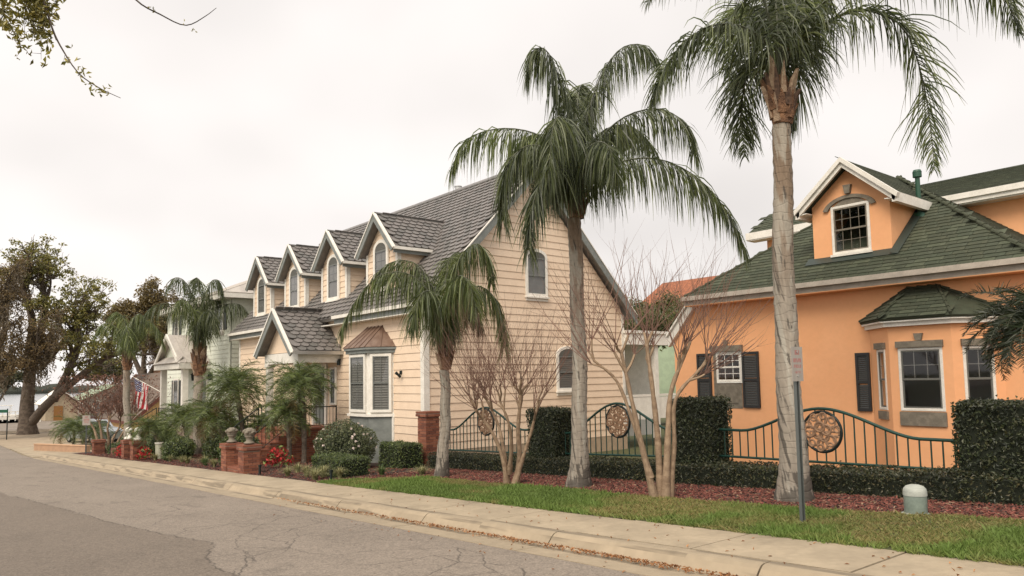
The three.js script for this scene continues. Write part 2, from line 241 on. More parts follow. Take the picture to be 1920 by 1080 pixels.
{
  R = mulberry(11);
  const pos = []; for (let b = 0; b < 6; b++) { const an = b * 1.05, x = Math.cos(an) * 0.012, z = Math.sin(an) * 0.012, lx = Math.cos(an + 0.6) * (0.25 + 0.1 * (b % 3)), lz = Math.sin(an + 0.6) * (0.25 + 0.1 * (b % 2)), wx = -Math.sin(an * 2) * 0.004, wz = Math.cos(an * 2) * 0.004, h = 0.7 + 0.3 * ((b * 7) % 5) / 4; pos.push(x - wx, 0, z - wz, x + wx, 0, z + wz, x + lx * 0.4 * 0.06 + wx * 0.7, 0.55 * h, z + lz * 0.024 + wz * 0.7, x + lx * 0.024 + wx * 0.7, 0.55 * h, z + lz * 0.024 + wz * 0.7, x - wx, 0, z - wz, x + lx * 0.09, h, z + lz * 0.09); }
  const tuft = boxUV(rawGeo(pos)), list = [];
  for (let i = 0; i < 30000; i++) { const x = 2.3 + Math.pow(R(), 0.9) * 17.5, z = rr(2.0, 4.27); if (z < zt(x) + 0.16 * (fbm(x * 2.2, 2, 3, 6) - 0.5) + 0.06 * (R() - 0.5) - 0.03) continue; const n = fbm(x * 0.8, z * 1.2, 3, 14), dry = sm(0.5, 0.72, fbm(x * 1.1 + 7, z * 1.1, 4, 23) + 0.16 * sm(9, 15, x)), h = (rr(0.03, 0.075) + (R() < 0.05 ? rr(0.02, 0.06) : 0)) * (1 - 0.4 * dry) * (0.7 + 0.6 * n); list.push({ p: [x, gy(x) + 0.118, z], r: [rr(-0.35, 0.35), rr(0, 6.3), rr(-0.35, 0.35)], s: [rr(0.9, 1.5), h, rr(0.9, 1.5)], c: sc(mix([0.105, 0.165, 0.028], [0.23, 0.17, 0.065], clamp(dry * rr(0.2, 1))), 0.75 + 0.5 * n) }); }
  instanced('verge_grass', tuft, std(W1, 0.7, { side: THREE.DoubleSide }), list, 'strip of short green lawn grass between mulch bed and sidewalk', 'grass');
  const chips = [];
  for (let i = 0; i < 42000; i++) { const x = i < 30000 ? rr(2, 19) : rr(-27, 2.5), z = i < 30000 ? rr(0.2, Math.min(zt(x), 4.2) + 0.16 * R()) : rr(1.2, 4.2); if (z > zt(Math.max(x, 2.3)) + 0.14 && x > 2.4) continue; const k = rr(0.5, 1.5), q = R(); chips.push({ p: [x, gy(x) + 0.104 + 0.02 * R(), z], r: [rr(-0.4, 0.4), rr(0, 6.3), rr(-0.4, 0.4)], s: [rr(0.02, 0.075), rr(0.004, 0.012), rr(0.01, 0.024)], c: sc(q < 0.12 ? [0.22, 0.14, 0.09] : q < 0.3 ? [0.06, 0.03, 0.025] : [0.155, 0.05, 0.036], k) }); }
  instanced('mulch_chips', bx(1, 1, 1), std(W1, 0.9), chips, 'reddish brown bark mulch chips covering the planting bed', 'mulch');
  const leaf = boxUV(rawGeo([-0.5, 0, 0, 0, 0.12, 0.28, 0.5, 0, 0, -0.5, 0, 0, 0.5, 0, 0, 0, 0.1, -0.28])), lv = [];
  for (let i = 0; i < 2300; i++) { const x = 3 + Math.pow(R(), 0.55) * 14, pile = R() < 0.8, z = pile ? 5.6 + Math.abs(rr(-1, 1) * rr(0, 1)) * 0.16 : rr(4.3, 6.6); if (!pile && R() < 0.55) continue; lv.push({ p: [x, gy(x) + (z < 5.4 ? 0.127 : 0.008) + (pile ? 0.02 * R() : 0), z], r: [rr(-0.7, 0.7), rr(0, 6.3), rr(-0.7, 0.7)], s: [rr(0.025, 0.06), rr(0.5, 1) * 0.1, rr(0.02, 0.045)], c: sc(mix([0.40, 0.19, 0.07], [0.2, 0.085, 0.035], R()), rr(0.7, 1.2)) }); }
  instanced('fallen_leaves', leaf, std(W1, 0.8, { side: THREE.DoubleSide }), lv, 'drift of dry brown leaves lying along the gutter', 'leaves');
}

// ------------------------------------------------------------------ building blocks for houses
function clap(parent, o, ax, nrm, y0, y1, step, L, Rr, mats, name = 'clapboard') {    // lapped boards, each a mesh
  let i = 0;
  for (let y = y0; y < y1 - 0.02; y += step, i++) {
    const b = Math.min(y + step + 0.012, y1), P = (s, yy, t) => [o[0] + ax[0] * s + nrm[0] * t, yy, o[2] + ax[2] * s + nrm[2] * t];
    const l0 = L(y), r0 = Rr(y), l1 = L(b), r1 = Rr(b); if (r0 - l0 < 0.05) continue;
    const w = 0.003 * (R() - 0.5), pts = [P(l0, y, 0.028 + w), P(r0, y, 0.028 + w)]; if (r1 - l1 > 0.02) pts.push(P(r1, b, 0.008)); pts.push(P(l1, b, 0.008));
    mesh(name, orient(pts, nrm, 0.03), mats[i % mats.length === 0 ? 0 : Math.floor(R() * mats.length)], parent);
  }
}
function orient(pts, nrm, th) { const a = V(...pts[0]), n = V(...pts[1]).sub(a).cross(V(...pts[2]).sub(a)); if (n.dot(V(...nrm)) < 0) pts = pts.slice().reverse(); return slab(pts, [-nrm[0] * th, -(nrm[1] || 0) * th, -nrm[2] * th]); }
function panel(pts, th) { const a = V(...pts[0]), n = V(...pts[1]).sub(a).cross(V(...pts[2]).sub(a)).normalize(); return slab(pts, [-n.x * th, -n.y * th, -n.z * th]); }   // pts counter-clockwise from outside
function scaleTile(w, len, round) {      // one tile lying in the x (across), y (up the slope), z (out) frame, butt end at the origin
  const p = round ? [[-w / 2, len], [-w / 2, 0.125], [-w * 0.42, 0.055], [-w * 0.22, 0.01], [0, 0], [w * 0.22, 0.01], [w * 0.42, 0.055], [w / 2, 0.125], [w / 2, len]] : [[-w / 2, len], [-w / 2, 0], [w / 2, 0], [w / 2, len]];
  return slab(p.map(([x, y]) => [x, y, (round ? 0.06 : 0.02) * (1 - y / len) + 0.006]), [0, 0, round ? -0.026 : -0.011]);
}
function tiles(parent, O, U, Vv, uMax, vMax, inside, { w = 0.28, exp = 0.19, round = true, mats, single = () => true, name = 'roof_tile', vary = 0 }) {
  const N = V(...U).cross(V(...Vv)).normalize(), basis = new THREE.Matrix4().makeBasis(V(...U), V(...Vv), N), geos = (vary ? [0.75, 1, 1.3] : [1]).map((k) => scaleTile(w * k - (round ? 0.016 : 0.008), exp * (round ? 1.75 : 1.55), round)), rest = mats.map(() => []);
  let row = 0;
  for (let v = 0; v < vMax; v += exp, row++) {
    let u = (row % 2) * w * 0.5 - w * 0.25 + (vary ? R() * w : 0);
    while (u < uMax + w) {
      const gi = vary ? Math.floor(R() * 3) : 0, wi = w * (vary ? [0.75, 1, 1.3][gi] : 1), c = u + wi / 2; u += wi;
      if (!inside(c, v + exp * 0.5, wi)) continue;
      const mi = Math.floor(R() * mats.length), p = V(...O).addScaledVector(V(...U), c).addScaledVector(V(...Vv), v);
      const m4 = basis.clone().multiply(new THREE.Matrix4().makeRotationZ((R() - 0.5) * 0.03)).setPosition(p);
      if (single(c, v)) { const o = mesh(name, geos[gi], mats[mi], parent, true); o.applyMatrix4(m4); } else rest[mi].push(geos[gi].clone().applyMatrix4(m4));
    }
  }
  return rest;
}
function restTiles(rests, mats, parent, name) { mats.forEach((m, i) => { const l = rests.map((r) => r[i]).flat(); if (l.length) tag(mesh(name, mergeGeometries(l), m, parent, true), null, null, null, 'stuff'); }); }
function archPts(w, h, rise, n = 12) { const p = [[-w / 2, 0], [w / 2, 0], [w / 2, h - rise]]; if (rise > 0) for (let i = 1; i < n; i++) { const t = i / n * Math.PI; p.push([Math.cos(t) * w / 2, h - rise + Math.sin(t) * rise]); } p.push([-w / 2, h - rise]); return p; }
function ring(w, h, rise, t, d, z = 0) {      // frame of width t round an opening w x h
  const s = new THREE.Shape(archPts(w + 2 * t, h + 2 * t, rise ? rise + t * 0.6 : 0).map(([x, y]) => new THREE.Vector2(x, y - t))); s.holes.push(new THREE.Path(archPts(w, h, rise).map(([x, y]) => new THREE.Vector2(x, y))));
  return new THREE.ExtrudeGeometry(s, { depth: d, bevelEnabled: true, bevelThickness: 0.006, bevelSize: 0.006, bevelSegments: 1, curveSegments: 4 }).translate(0, 0, z);
}
// a double-hung sash window facing +z, its sill centre at the origin
function windowUnit(parent, p, turn, w, h, { arch = 0, trim = 0.09, trimM = M.white, sashM = M.sash, cols = 2, rows = 2, blinds = 0, sill = true, lunette = null, depth = 0.055, mull = 0.016, lowGrid = true, hollow = false } = {}) {
  const o = sub('window', parent); o.position.set(...p); o.rotation.y = turn;
  mesh('window_frame', [ring(w, h, arch, trim, depth)], trimM, o);
  const H = h - arch;                                          // rectangular glazed height
  if (!hollow) mesh('dark_room_sheet', bx(w, H, 0.02, 0, H / 2, -0.012 + 0.02), M.darkRoomGrey, o);  // flat sheet over the solid wall, its dark grey imitates an unlit interior
  if (arch) { const s = new THREE.Shape(archPts(w, h, arch).filter((q) => q[1] > H - 1e-6).map(([x, y]) => new THREE.Vector2(x, y))); mesh('arch_panel', new THREE.ExtrudeGeometry(s, { depth: 0.045, bevelEnabled: false }).translate(0, 0, 0.002), lunette || M.blind, o); const br = []; for (let i = 1; i < 5; i++) br.push(bx(w * Math.cos(Math.asin(Math.min(0.98, i / 5))), 0.012, 0.012, 0, H + arch * i / 5, 0.05)); mesh('arch_slat', br, lunette || M.blind, o); }
  const t = 0.035, sashes = [];
  for (const [y0, y1, z] of [[0, H / 2 + 0.02, 0.034], [H / 2 - 0.02, H, 0.042]]) { sashes.push(bx(w, t, 0.025, 0, y0 + t / 2, z), bx(w, t, 0.025, 0, y1 - t / 2, z), bx(t, y1 - y0 - 2 * t, 0.025, -w / 2 + t / 2, (y0 + y1) / 2, z), bx(t, y1 - y0 - 2 * t, 0.025, w / 2 - t / 2, (y0 + y1) / 2, z)); }
  mesh('sash', sashes, sashM, o);
  const gr = []; for (const [y0, y1, z, on] of [[0.04, H / 2 - 0.02, 0.027, lowGrid], [H / 2 + 0.02, H - 0.04, 0.036, true]]) { if (!on) continue; for (let i = 1; i < cols; i++) gr.push(bx(mull, y1 - y0, 0.008, -w / 2 + w * i / cols, (y0 + y1) / 2, z)); for (let i = 1; i < rows; i++) gr.push(bx(w - 0.07, mull, 0.008, 0, y0 + (y1 - y0) * i / rows, z + 0.001)); }
  if (gr.length) mesh('glazing_bar', gr, sashM, o);
  if (blinds) { const l = []; const n = Math.round(H / blinds); for (let i = 0; i < n; i++) l.push(bx(w - 0.09, blinds * 0.95, 0.004).rotateX(-0.45).translate(0, (i + 0.5) * blinds, 0.013)); tag(mesh('shutter_louvres', l, M.blind, o), null, null, null, 'stuff'); }
  for (const [y0, y1, z] of [[t, H / 2 - 0.015, 0.036], [H / 2 + 0.015, H - t, 0.044]]) mesh('pane', new THREE.PlaneGeometry(w - 2 * t, y1 - y0).translate(0, (y0 + y1) / 2, z), M.glass, o);
  if (sill) mesh('sill', [bx(w + 2 * trim + 0.06, 0.05, 0.12, 0, -trim - 0.03, 0.05), bx(w + 2 * trim, 0.09, 0.05, 0, -trim - 0.1, 0.02)], trimM, o);
  return o;
}
function brickwork(x0, x1, y0, y1, z0, z1, seed = 1) {       // courses of bricks on the four faces and the top, three tones
  const out = [[], [], []], bh = 0.062, S = mulberry(seed);
  let row = 0;
  for (let y = y0; y < y1 - 0.03; y += bh + 0.01, row++) {
    for (const [a0, a1, f] of [[x0, x1, 0], [x0, x1, 1], [z0, z1, 2], [z0, z1, 3]]) {
      let a = a0; const L = 0.21; let first = row % 2 ? L / 2 : L; while (a < a1 - 0.02) { const e = Math.min(a + first, a1); first = L; const w = e - a - 0.01, m = (a + e) / 2, k = 0.05, j = 0.004 * (S() - 0.5), yy = y + bh / 2; const g = f < 2 ? bx(w, bh, k, m, yy, (f ? z1 - k / 2 + 0.004 : z0 + k / 2 - 0.004) + j) : bx(k, bh, w, (f === 3 ? x1 - k / 2 + 0.004 : x0 + k / 2 - 0.004) + j, yy, m); out[Math.floor(S() * 3)].push(g); a = e; }
    }
  }
  return out;
}
function brickBlock(parent, name, x0, x1, y0, y1, z0, z1, seed, cap = 0) {
  const o = sub(name, parent);
  mesh('mortar_core', box2(x0 + 0.01, x1 - 0.01, y0, y1 - 0.006, z0 + 0.01, z1 - 0.01), M.mortar, o);
  brickwork(x0, x1, y0, y1, z0, z1, seed).forEach((l, i) => l.length && tag(mesh('brick_courses', l, M.brick[i], o), null, null, null, 'stuff'));
  const top = []; const n = Math.max(1, Math.round((x1 - x0 + 2 * cap) / 0.105)); for (let i = 0; i < n; i++) { const w = (x1 - x0 + 2 * cap) / n; top.push(bx(w - 0.008, 0.05, z1 - z0 + 2 * cap, x0 - cap + w * (i + 0.5), y1 + 0.02, (z0 + z1) / 2)); }
  tag(mesh('brick_coping', top, M.brick[0], o), null, null, null, 'stuff');
  return o;
}
function railing(parent, a, b, h, m = M.iron, gap = 0.12) {     // straight railing between two floor points
  const A = V(...a), B = V(...b), up = V(0, h, 0), l = [bar(A.clone().add(up), B.clone().add(up), 0.02), bar(A.clone().add(V(0, 0.09, 0)), B.clone().add(V(0, 0.09, 0)), 0.012)], n = Math.max(1, Math.round(V(B.x - A.x, 0, B.z - A.z).length() / gap));
  const o = sub('railing', parent); mesh('rail', l, m, o);
  for (const e of [A, B]) mesh('post', bar(e, e.clone().add(V(0, h + 0.02, 0)), 0.022), m, o);
  for (let i = 1; i < n; i++) { const p = A.clone().lerp(B, i / n); mesh('baluster', bar(p.clone().add(V(0, 0.09, 0)), p.clone().add(up), 0.008, 5), m, o); }
  return o;
}
const HP = Math.PI / 2;

// ------------------------------------------------------------------ cream clapboard house with four dormers
{
  R = mulberry(23);
  const H = thing('clapboard_house', 'cream clapboard house with four gabled dormers, grey scalloped roof and copper topped bay', 'house');
  const yE = 4.55, zE = 0.35, yR = 9.25, zR = -4.15, k = (yR - yE) / (zE - zR), zRoof = (y) => zE - (y - yE) / k, yRoof = (z) => yE + (zE - z) * k, zB = -8.65;
  mesh('wall_core', [slab([[-0.04, -0.9, -0.04], [-0.04, -0.9, -8.22], [-0.04, 4.35, -8.22], [-0.04, yRoof(zR) - 0.3, zR], [-0.04, 4.35, -0.04]], [-14.72, 0, 0])], M.sidingB, H);
  mesh('foundation', [box2(-14.85, 0.02, -1, 0.42, -8.3, 0.02)], mottled([0.42, 0.33, 0.23], [0.36, 0.28, 0.2], 1, 0.9), H);
  const fw = sub('front_wall', H), gw = sub('gable_wall', H);
  clap(fw, [0, 0, 0], [1, 0, 0], [0, 0, 1], 0.42, 4.52, 0.232, () => -14.72, () => -0.04, [M.siding, M.sidingB]);
  const back = (y) => y > 4.3 ? Math.min(8.2, -(zR) + (yR - 0.3 - y) / k) : 8.2;
  clap(gw, [0, 0, 0], [0, 0, -1], [1, 0, 0], 0.42, yR - 0.35, 0.222, (y) => y > 4.3 ? Math.max(0.04, -zRoof(y + 0.28)) : 0.04, back, [M.siding, M.sidingB]);
  for (const q of [[box2(-0.14, 0.045, 0.4, 4.55, 0.0, 0.045), box2(0, 0.045, 0.4, 4.6, -0.14, 0.0)], [box2(-0.005, 0.045, 0.4, 4.6, -8.26, -8.14)], [box2(-14.82, -14.68, 0.4, 4.5, 0, 0.045)]]) mesh('corner_board', q, M.white, H);
  // main roof
  const roof = sub('roof', H), th = 0.14, X0 = -15.15, X1 = 0.32;
  mesh('roof_deck', [panel([[X0, yE, zE], [X1, yE, zE], [X1, yR, zR], [X0, yR, zR]], th), panel([[X1, yE, zB], [X0, yE, zB], [X0, yR, zR], [X1, yR, zR]], th)], M.slate[1], roof);
  const sl = Math.hypot(yR - yE, zE - zR), Vv = [0, (yR - yE) / sl, (zR - zE) / sl], rests = [];
  const dx = [-13.05, -9.67, -6.3, -2.92];
  rests.push(tiles(roof, [X0, yE + 0.005, zE], [1, 0, 0], Vv, X1 - X0, sl - 0.05, (u, v) => { const x = X0 + u, y = yE + v * Vv[1]; if (x > X1 - 0.14) return false; for (const c of dx) if (Math.abs(x - c) < 0.9 && y < 6.4 && y > 5.35) return false; return true; }, { w: 0.32, exp: 0.215, mats: M.slate, single: () => false }));
  mesh('ridge_cap', [bar([X0, yR + 0.02, zR], [X1, yR + 0.02, zR], 0.07, 8)], M.slate[0], roof);
  const rk = (z0, z1, y0, y1, x) => [slab([[x, y0 - 0.02, z0], [x, y1 - 0.02, z1], [x, y1 - 0.32, z1], [x, y0 - 0.32, z0]], [-0.05, 0, 0]), slab([[x + 0.02, y0 + 0.02, z0], [x + 0.02, y1 + 0.02, z1], [x + 0.02, y1 - 0.02, z1], [x + 0.02, y0 - 0.02, z0]], [-0.06, 0, 0])];
  { const a = rk(zE, zR, yE, yR, X1 + 0.03), b = rk(zB, zR, yE, yR, X1 + 0.03), c = rk(zE, zR, yE, yR, X0 + 0.01); for (const q of [a, b, c]) { mesh('rake_board', [q[0]], M.trimGrey, H); mesh('rake_moulding', [q[1]], M.white, H); } }
  for (const [a, b] of [[X0, -8.3], [-4.95, X1]]) { mesh('fascia', [box2(a, b, yE - 0.22, yE - 0.02, zE - 0.06, zE + 0.005)], M.trimGrey, H); mesh('gutter', [box2(a, b, yE - 0.07, yE + 0.035, zE + 0.005, zE + 0.11)], M.white, H); }
  mesh('soffit', [box2(X0 + 0.03, X1 - 0.06, yE - 0.25, yE - 0.22, 0.0, zE)], M.white, H);
  // dormers
  const hw = 0.98, ov = 1.17, zF = -0.3, zO = -0.03, yD = 6.5, yA = 7.7;
  dx.forEach((c, di) => {
    const D = sub('dormer', H), ks = (yA - yD) / ov, yw = (s) => yA - 0.16 - Math.abs(s) * ks;
    mesh('dormer_core', [slab([[c - hw + 0.03, 4.9, zF - 0.03], [c + hw - 0.03, 4.9, zF - 0.03], [c + hw - 0.03, yw(hw), zF - 0.03], [c, yw(0), zF - 0.03], [c - hw + 0.03, yw(hw), zF - 0.03]], [0, 0, -2.1])], M.sidingB, D);
    const half = (y) => y <= yw(hw) ? hw - 0.04 : Math.max(0, (yA - 0.18 - y) / ks);
    clap(D, [c, 0, zF - 0.03], [1, 0, 0], [0, 0, 1], 5.08, yA - 0.3, 0.2, (y) => -half(y), half, [M.siding, M.sidingB]);
    clap(D, [c + hw - 0.03, 0, 0], [0, 0, -1], [1, 0, 0], 5.08, yw(hw), 0.2, () => -zF, (y) => Math.max(-zF + 0.06, -zRoof(y) + 0.05), [M.siding, M.sidingB]);
    mesh('corner_board', [box2(c + hw - 0.1, c + hw + 0.02, 5.0, yw(hw) - 0.02, zF - 0.005, zF + 0.02), box2(c + hw, c + hw + 0.02, 5.0, yw(hw) - 0.02, zF - 0.12, zF)], M.white, D); mesh('corner_board', [box2(c - hw - 0.02, c - hw + 0.1, 5.0, yw(hw) - 0.02, zF - 0.005, zF + 0.02)], M.white, D);
    mesh('apron_board', [box2(c - 0.5, c + 0.5, 5.12, 5.3, zF, zF + 0.025)], M.white, D);
    const zr = zRoof(yA), ze = zRoof(yD), dk = [panel([[c + ov, yD, zO], [c + ov, yD, ze], [c, yA, zr], [c, yA, zO]], 0.09), panel([[c - ov, yD, ze], [c - ov, yD, zO], [c, yA, zO], [c, yA, zr]], 0.09)];
    mesh('roof_deck', dk, M.slate[1], D);
    const L = Math.hypot(ov, yA - yD), VR = [-ov / L, (yA - yD) / L, 0], VL = [ov / L, (yA - yD) / L, 0];
    const insR = (u, v) => { const f = v / L; return u > 0.15 && u < (zO - ze) + f * (ze - zr) + 0.1 && v < L; };
    rests.push(tiles(D, [c + ov + 0.02, yD - 0.01, zO], [0, 0, -1], VR, zO - zr, L, insR, { w: 0.27, exp: 0.185, mats: M.slate, single: () => di > 0 }));
    rests.push(tiles(D, [c - ov - 0.02, yD - 0.01, zr], [0, 0, 1], VL, zO - zr, L, (u, v) => insR(zO - zr - u, v), { w: 0.27, exp: 0.185, mats: M.slate, single: () => false }));
    mesh('ridge_cap', [bar([c, yA + 0.02, zO], [c, yA + 0.02, zr], 0.05, 8)], M.slate[0], D);
    const rb = [], rm = []; for (const s of [1, -1]) { rb.push(orient([[c + s * (ov + 0.05), yD - 0.05, zO + 0.03], [c, yA - 0.0, zO + 0.03], [c, yA - 0.24, zO + 0.03], [c + s * (ov - 0.11), yD - 0.13, zO + 0.03]], [0, 0, 1], 0.05)); rm.push(orient([[c + s * (ov + 0.09), yD - 0.03, zO + 0.055], [c, yA + 0.06, zO + 0.055], [c, yA + 0.005, zO + 0.055], [c + s * (ov + 0.05), yD - 0.065, zO + 0.055]], [0, 0, 1], 0.1)); }
    rb.forEach((q) => mesh('rake_board', q, M.trimGrey, D)); rm.forEach((q) => mesh('rake_moulding', q, M.white, D));
    mesh('soffit', [orient([[c + ov, yD - 0.1, zO], [c + hw - 0.2, yD + 0.06, zO], [c + hw - 0.2, yD + 0.06, zF], [c + ov, yD - 0.1, zF]], [0.5, -1, 0], 0.02)], M.siding, D);
    mesh('gutter', [box2(c + ov, c + ov + 0.09, yD - 0.09, yD + 0.0, ze + 0.1, zO)], M.white, D);
    mesh('fascia', [box2(c + ov - 0.03, c + ov, yD - 0.19, yD - 0.02, ze + 0.05, zO - 0.02)], M.trimGrey, D);
    windowUnit(H, [c, 5.38, zF], 0, 0.72, 1.42, { arch: 0.26, trim: 0.1, cols: 2, rows: 2, lowGrid: false });
  });
  // rear dormer seen past the gable
  { const D = sub('rear_dormer', H), c = -2.92, mz = (z) => 2 * zR - z, zr = mz(zRoof(yA)), ze = mz(zRoof(yD)), zo = mz(zO), L = Math.hypot(ov, yA - yD);
    mesh('dormer_core', [box2(c - hw, c + hw, 4.9, 6.5, mz(zF), -6.0)], M.sidingB, D);
    mesh('roof_deck', [panel([[c + ov, yD, ze], [c + ov, yD, zo], [c, yA, zo], [c, yA, zr]], 0.09), panel([[c - ov, yD, zo], [c - ov, yD, ze], [c, yA, zr], [c, yA, zo]], 0.09)], M.slate[2], D);
    rests.push(tiles(D, [c + ov + 0.02, yD - 0.01, zr], [0, 0, -1], [-ov / L, (yA - yD) / L, 0], zr - zo, L, (u, v) => u > (zr - ze) * (1 - v / L) && u < zr - zo, { w: 0.27, exp: 0.185, mats: M.slate, single: () => false }));
    mesh('gutter', [box2(c + ov, c + ov + 0.1, yD - 0.12, yD, zo - 0.03, ze)], M.white, D); }
  // gable windows
  windowUnit(H, [0.012, 5.1, -4.22], HP, 0.74, 1.36, { arch: 0.2, trim: 0.085, rows: 1, cols: 1 });
  windowUnit(H, [0.012, 2.08, -5.5], HP, 0.82, 1.28, { arch: 0.24, trim: 0.085, rows: 1, cols: 1, blinds: 0.06 });
  // bay with a copper roof
  {
    const B = sub('bay', H), P = [[-1.66, 0], [-2.2, 0.58], [-3.42, 0.58], [-3.96, 0]], poly = (q, y0, y1) => slab(q.map(([x, z]) => [x, y1, z]).concat([[q[3][0], y1, -0.02], [q[0][0], y1, -0.02]]).reverse(), [0, y0 - y1, 0]);
    const off = (d) => [[P[0][0] + d, 0], [P[1][0] + d * 0.5, P[1][1] + d], [P[2][0] - d * 0.5, P[2][1] + d], [P[3][0] - d, 0]];
    mesh('bay_body', [poly(P, 1.42, 3.3)], M.white, B); mesh('bay_sill', [poly(off(0.06), 1.36, 1.44)], M.white, B); mesh('bay_base', [poly(off(-0.015), -0.3, 1.36)], M.trimGrey, B);
    mesh('base_trim', [box2(-1.72, -1.62, 0.2, 1.36, 0, 0.06)], M.white, B);
    mesh('bay_cornice', [poly(off(0.1), 3.26, 3.42), poly(off(0.15), 3.36, 3.44)], M.trimGrey, B);
    const e = off(0.17).map(([x, z]) => [x, 3.44, z]), a = [-2.35, 4.12, 0.0], b = [-3.27, 4.12, 0.0];
    mesh('copper_roof', [panel([e[0], a, e[1]], 0.02), panel([e[1], a, b, e[2]], 0.02), panel([e[2], b, e[3]], 0.02)], M.copper, B);
    const sm_ = []; const seamBar = (p, q) => bar([p[0], p[1] + 0.012, p[2]], [q[0], q[1] + 0.012, q[2]], 0.014, 5), lp = (p, q, t) => p.map((v, i) => v + (q[i] - v) * t);
    for (const [p, q] of [[e[0], a], [e[1], a], [e[2], b], [e[3], b], [lp(e[1], e[2], 0.25), lp(a, b, 0.25)], [lp(e[1], e[2], 0.5), lp(a, b, 0.5)], [lp(e[1], e[2], 0.75), lp(a, b, 0.75)], [lp(e[0], e[1], 0.5), lp(e[0], a, 0.98)], [a, b]]) sm_.push(seamBar(p, q));
    mesh('standing_seam', sm_, M.copper, B);
    windowUnit(H, [-2.81, 1.56, 0.585], 0, 0.86, 1.6, { trim: 0.07, cols: 2, rows: 1, blinds: 0.075, sill: false });
    windowUnit(H, [(P[0][0] + P[1][0]) / 2, 1.56, 0.295], Math.atan2(0.58, 0.54), 0.5, 1.6, { trim: 0.07, cols: 2, rows: 1, blinds: 0.075, sill: false });
  }
  // entrance porch
  {
    const D = sub('porch_roof', H), c = -6.6, ov = 1.58, yA = 4.85, yD = 3.42, zO = 1.78, L = Math.hypot(ov, yA - yD);
    mesh('roof_deck', [panel([[c + ov, yD, zO], [c + ov, yD, 0], [c, yA, 0.05], [c, yA, zO]], 0.1), panel([[c - ov, yD, 0], [c - ov, yD, zO], [c, yA, zO], [c, yA, 0.05]], 0.1)], M.slate[1], D);
    rests.push(tiles(D, [c + ov + 0.02, yD - 0.01, zO], [0, 0, -1], [-ov / L, (yA - yD) / L, 0], 1.76, L, (u) => u > 0.16 && u < 1.8, { w: 0.3, exp: 0.2, mats: M.slate }));
    rests.push(tiles(D, [c - ov - 0.02, yD - 0.01, 0], [0, 0, 1], [ov / L, (yA - yD) / L, 0], 1.76, L, (u) => u < 1.6, { w: 0.3, exp: 0.2, mats: M.slate, single: () => false }));
    mesh('ridge_cap', [bar([c, yA + 0.02, zO], [c, yA + 0.02, 0], 0.05, 8)], M.slate[0], D);
    const rb = [], rm = []; for (const s of [1, -1]) { rb.push(orient([[c + s * (ov + 0.05), yD - 0.06, zO + 0.03], [c, yA, zO + 0.03], [c, yA - 0.28, zO + 0.03], [c + s * (ov - 0.12), yD - 0.16, zO + 0.03]], [0, 0, 1], 0.05)); rm.push(orient([[c + s * (ov + 0.09), yD - 0.04, zO + 0.055], [c, yA + 0.08, zO + 0.055], [c, yA, zO + 0.055], [c + s * (ov + 0.04), yD - 0.08, zO + 0.055]], [0, 0, 1], 0.1)); }
    rb.forEach((q) => mesh('rake_board', q, M.trimGrey, D)); rm.forEach((q) => mesh('rake_moulding', q, M.white, D));
    mesh('tympanum', [orient([[c - 1.4, 3.42, 1.45], [c + 1.4, 3.42, 1.45], [c, 4.68, 1.45]], [0, 0, 1], 0.06)], M.siding, D);
    mesh('gutter', [box2(c + ov, c + ov + 0.1, yD - 0.1, yD + 0.01, 0.03, zO)], M.zinc, D);
    mesh('entablature', [box2(c - 1.42, c + 1.42, 3.06, 3.4, 1.28, 1.5), box2(c + 1.2, c + 1.42, 3.06, 3.4, 0.03, 1.28), box2(c - 1.42, c - 1.2, 3.06, 3.4, 0.03, 1.28)], M.white, D);
    mesh('porch_ceiling', [box2(c - 1.2, c + 1.2, 3.34, 3.38, 0.03, 1.28)], M.white, D);
    for (const s of [1, -1]) { const cl = sub('column', H); mesh('column_shaft', [box2(c + s * 1.26 - 0.1, c + s * 1.26 + 0.1, 1.2, 3.0, 1.28, 1.48), box2(c + s * 1.26 - 0.14, c + s * 1.26 + 0.14, 1.12, 1.28, 1.24, 1.52), box2(c + s * 1.26 - 0.14, c + s * 1.26 + 0.14, 2.96, 3.06, 1.24, 1.52)], M.white, cl); mesh('plinth', [box2(c + s * 1.26 - 0.15, c + s * 1.26 + 0.15, 0.93, 1.12, 1.23, 1.53)], M.trimGrey, cl); }
    const dr = sub('door', H); mesh('door_leaf', [box2(-7.1, -6.25, 0.98, 2.95, 0.03, 0.06)], mottled([0.19, 0.215, 0.20], [0.16, 0.185, 0.175], 0.8, 0.5), dr); mesh('door_panel', [box2(-7.0, -6.35, 2.05, 2.85, 0.06, 0.072), box2(-7.0, -6.35, 1.1, 1.9, 0.06, 0.072)], M.trimGrey, dr); mesh('door_frame', [box2(-7.25, -7.1, 0.93, 3.06, 0.02, 0.09), box2(-6.25, -6.1, 0.93, 3.06, 0.02, 0.09), box2(-7.1, -6.25, 2.95, 3.06, 0.02, 0.09)], M.white, dr); mesh('door_knob', [new THREE.SphereGeometry(0.035, 10, 8).translate(-6.36, 1.9, 0.1)], M.zinc, dr);
    windowUnit(H, [-5.62, 1.7, 0.03], 0, 0.32, 1.15, { trim: 0.05, cols: 1, rows: 1, sill: false });
    brickBlock(H, 'porch_deck', -8.25, -5.2, -0.75, 0.88, 0.05, 1.72, 5, 0.03);
    const st = [[0.68, 2.0], [0.48, 2.28], [0.28, 2.56], [0.08, 2.84]]; st.forEach(([y, z], i) => brickBlock(H, 'porch_step', -7.7, -5.45, -0.7, y, 1.74, z, 60 + i, 0.01));
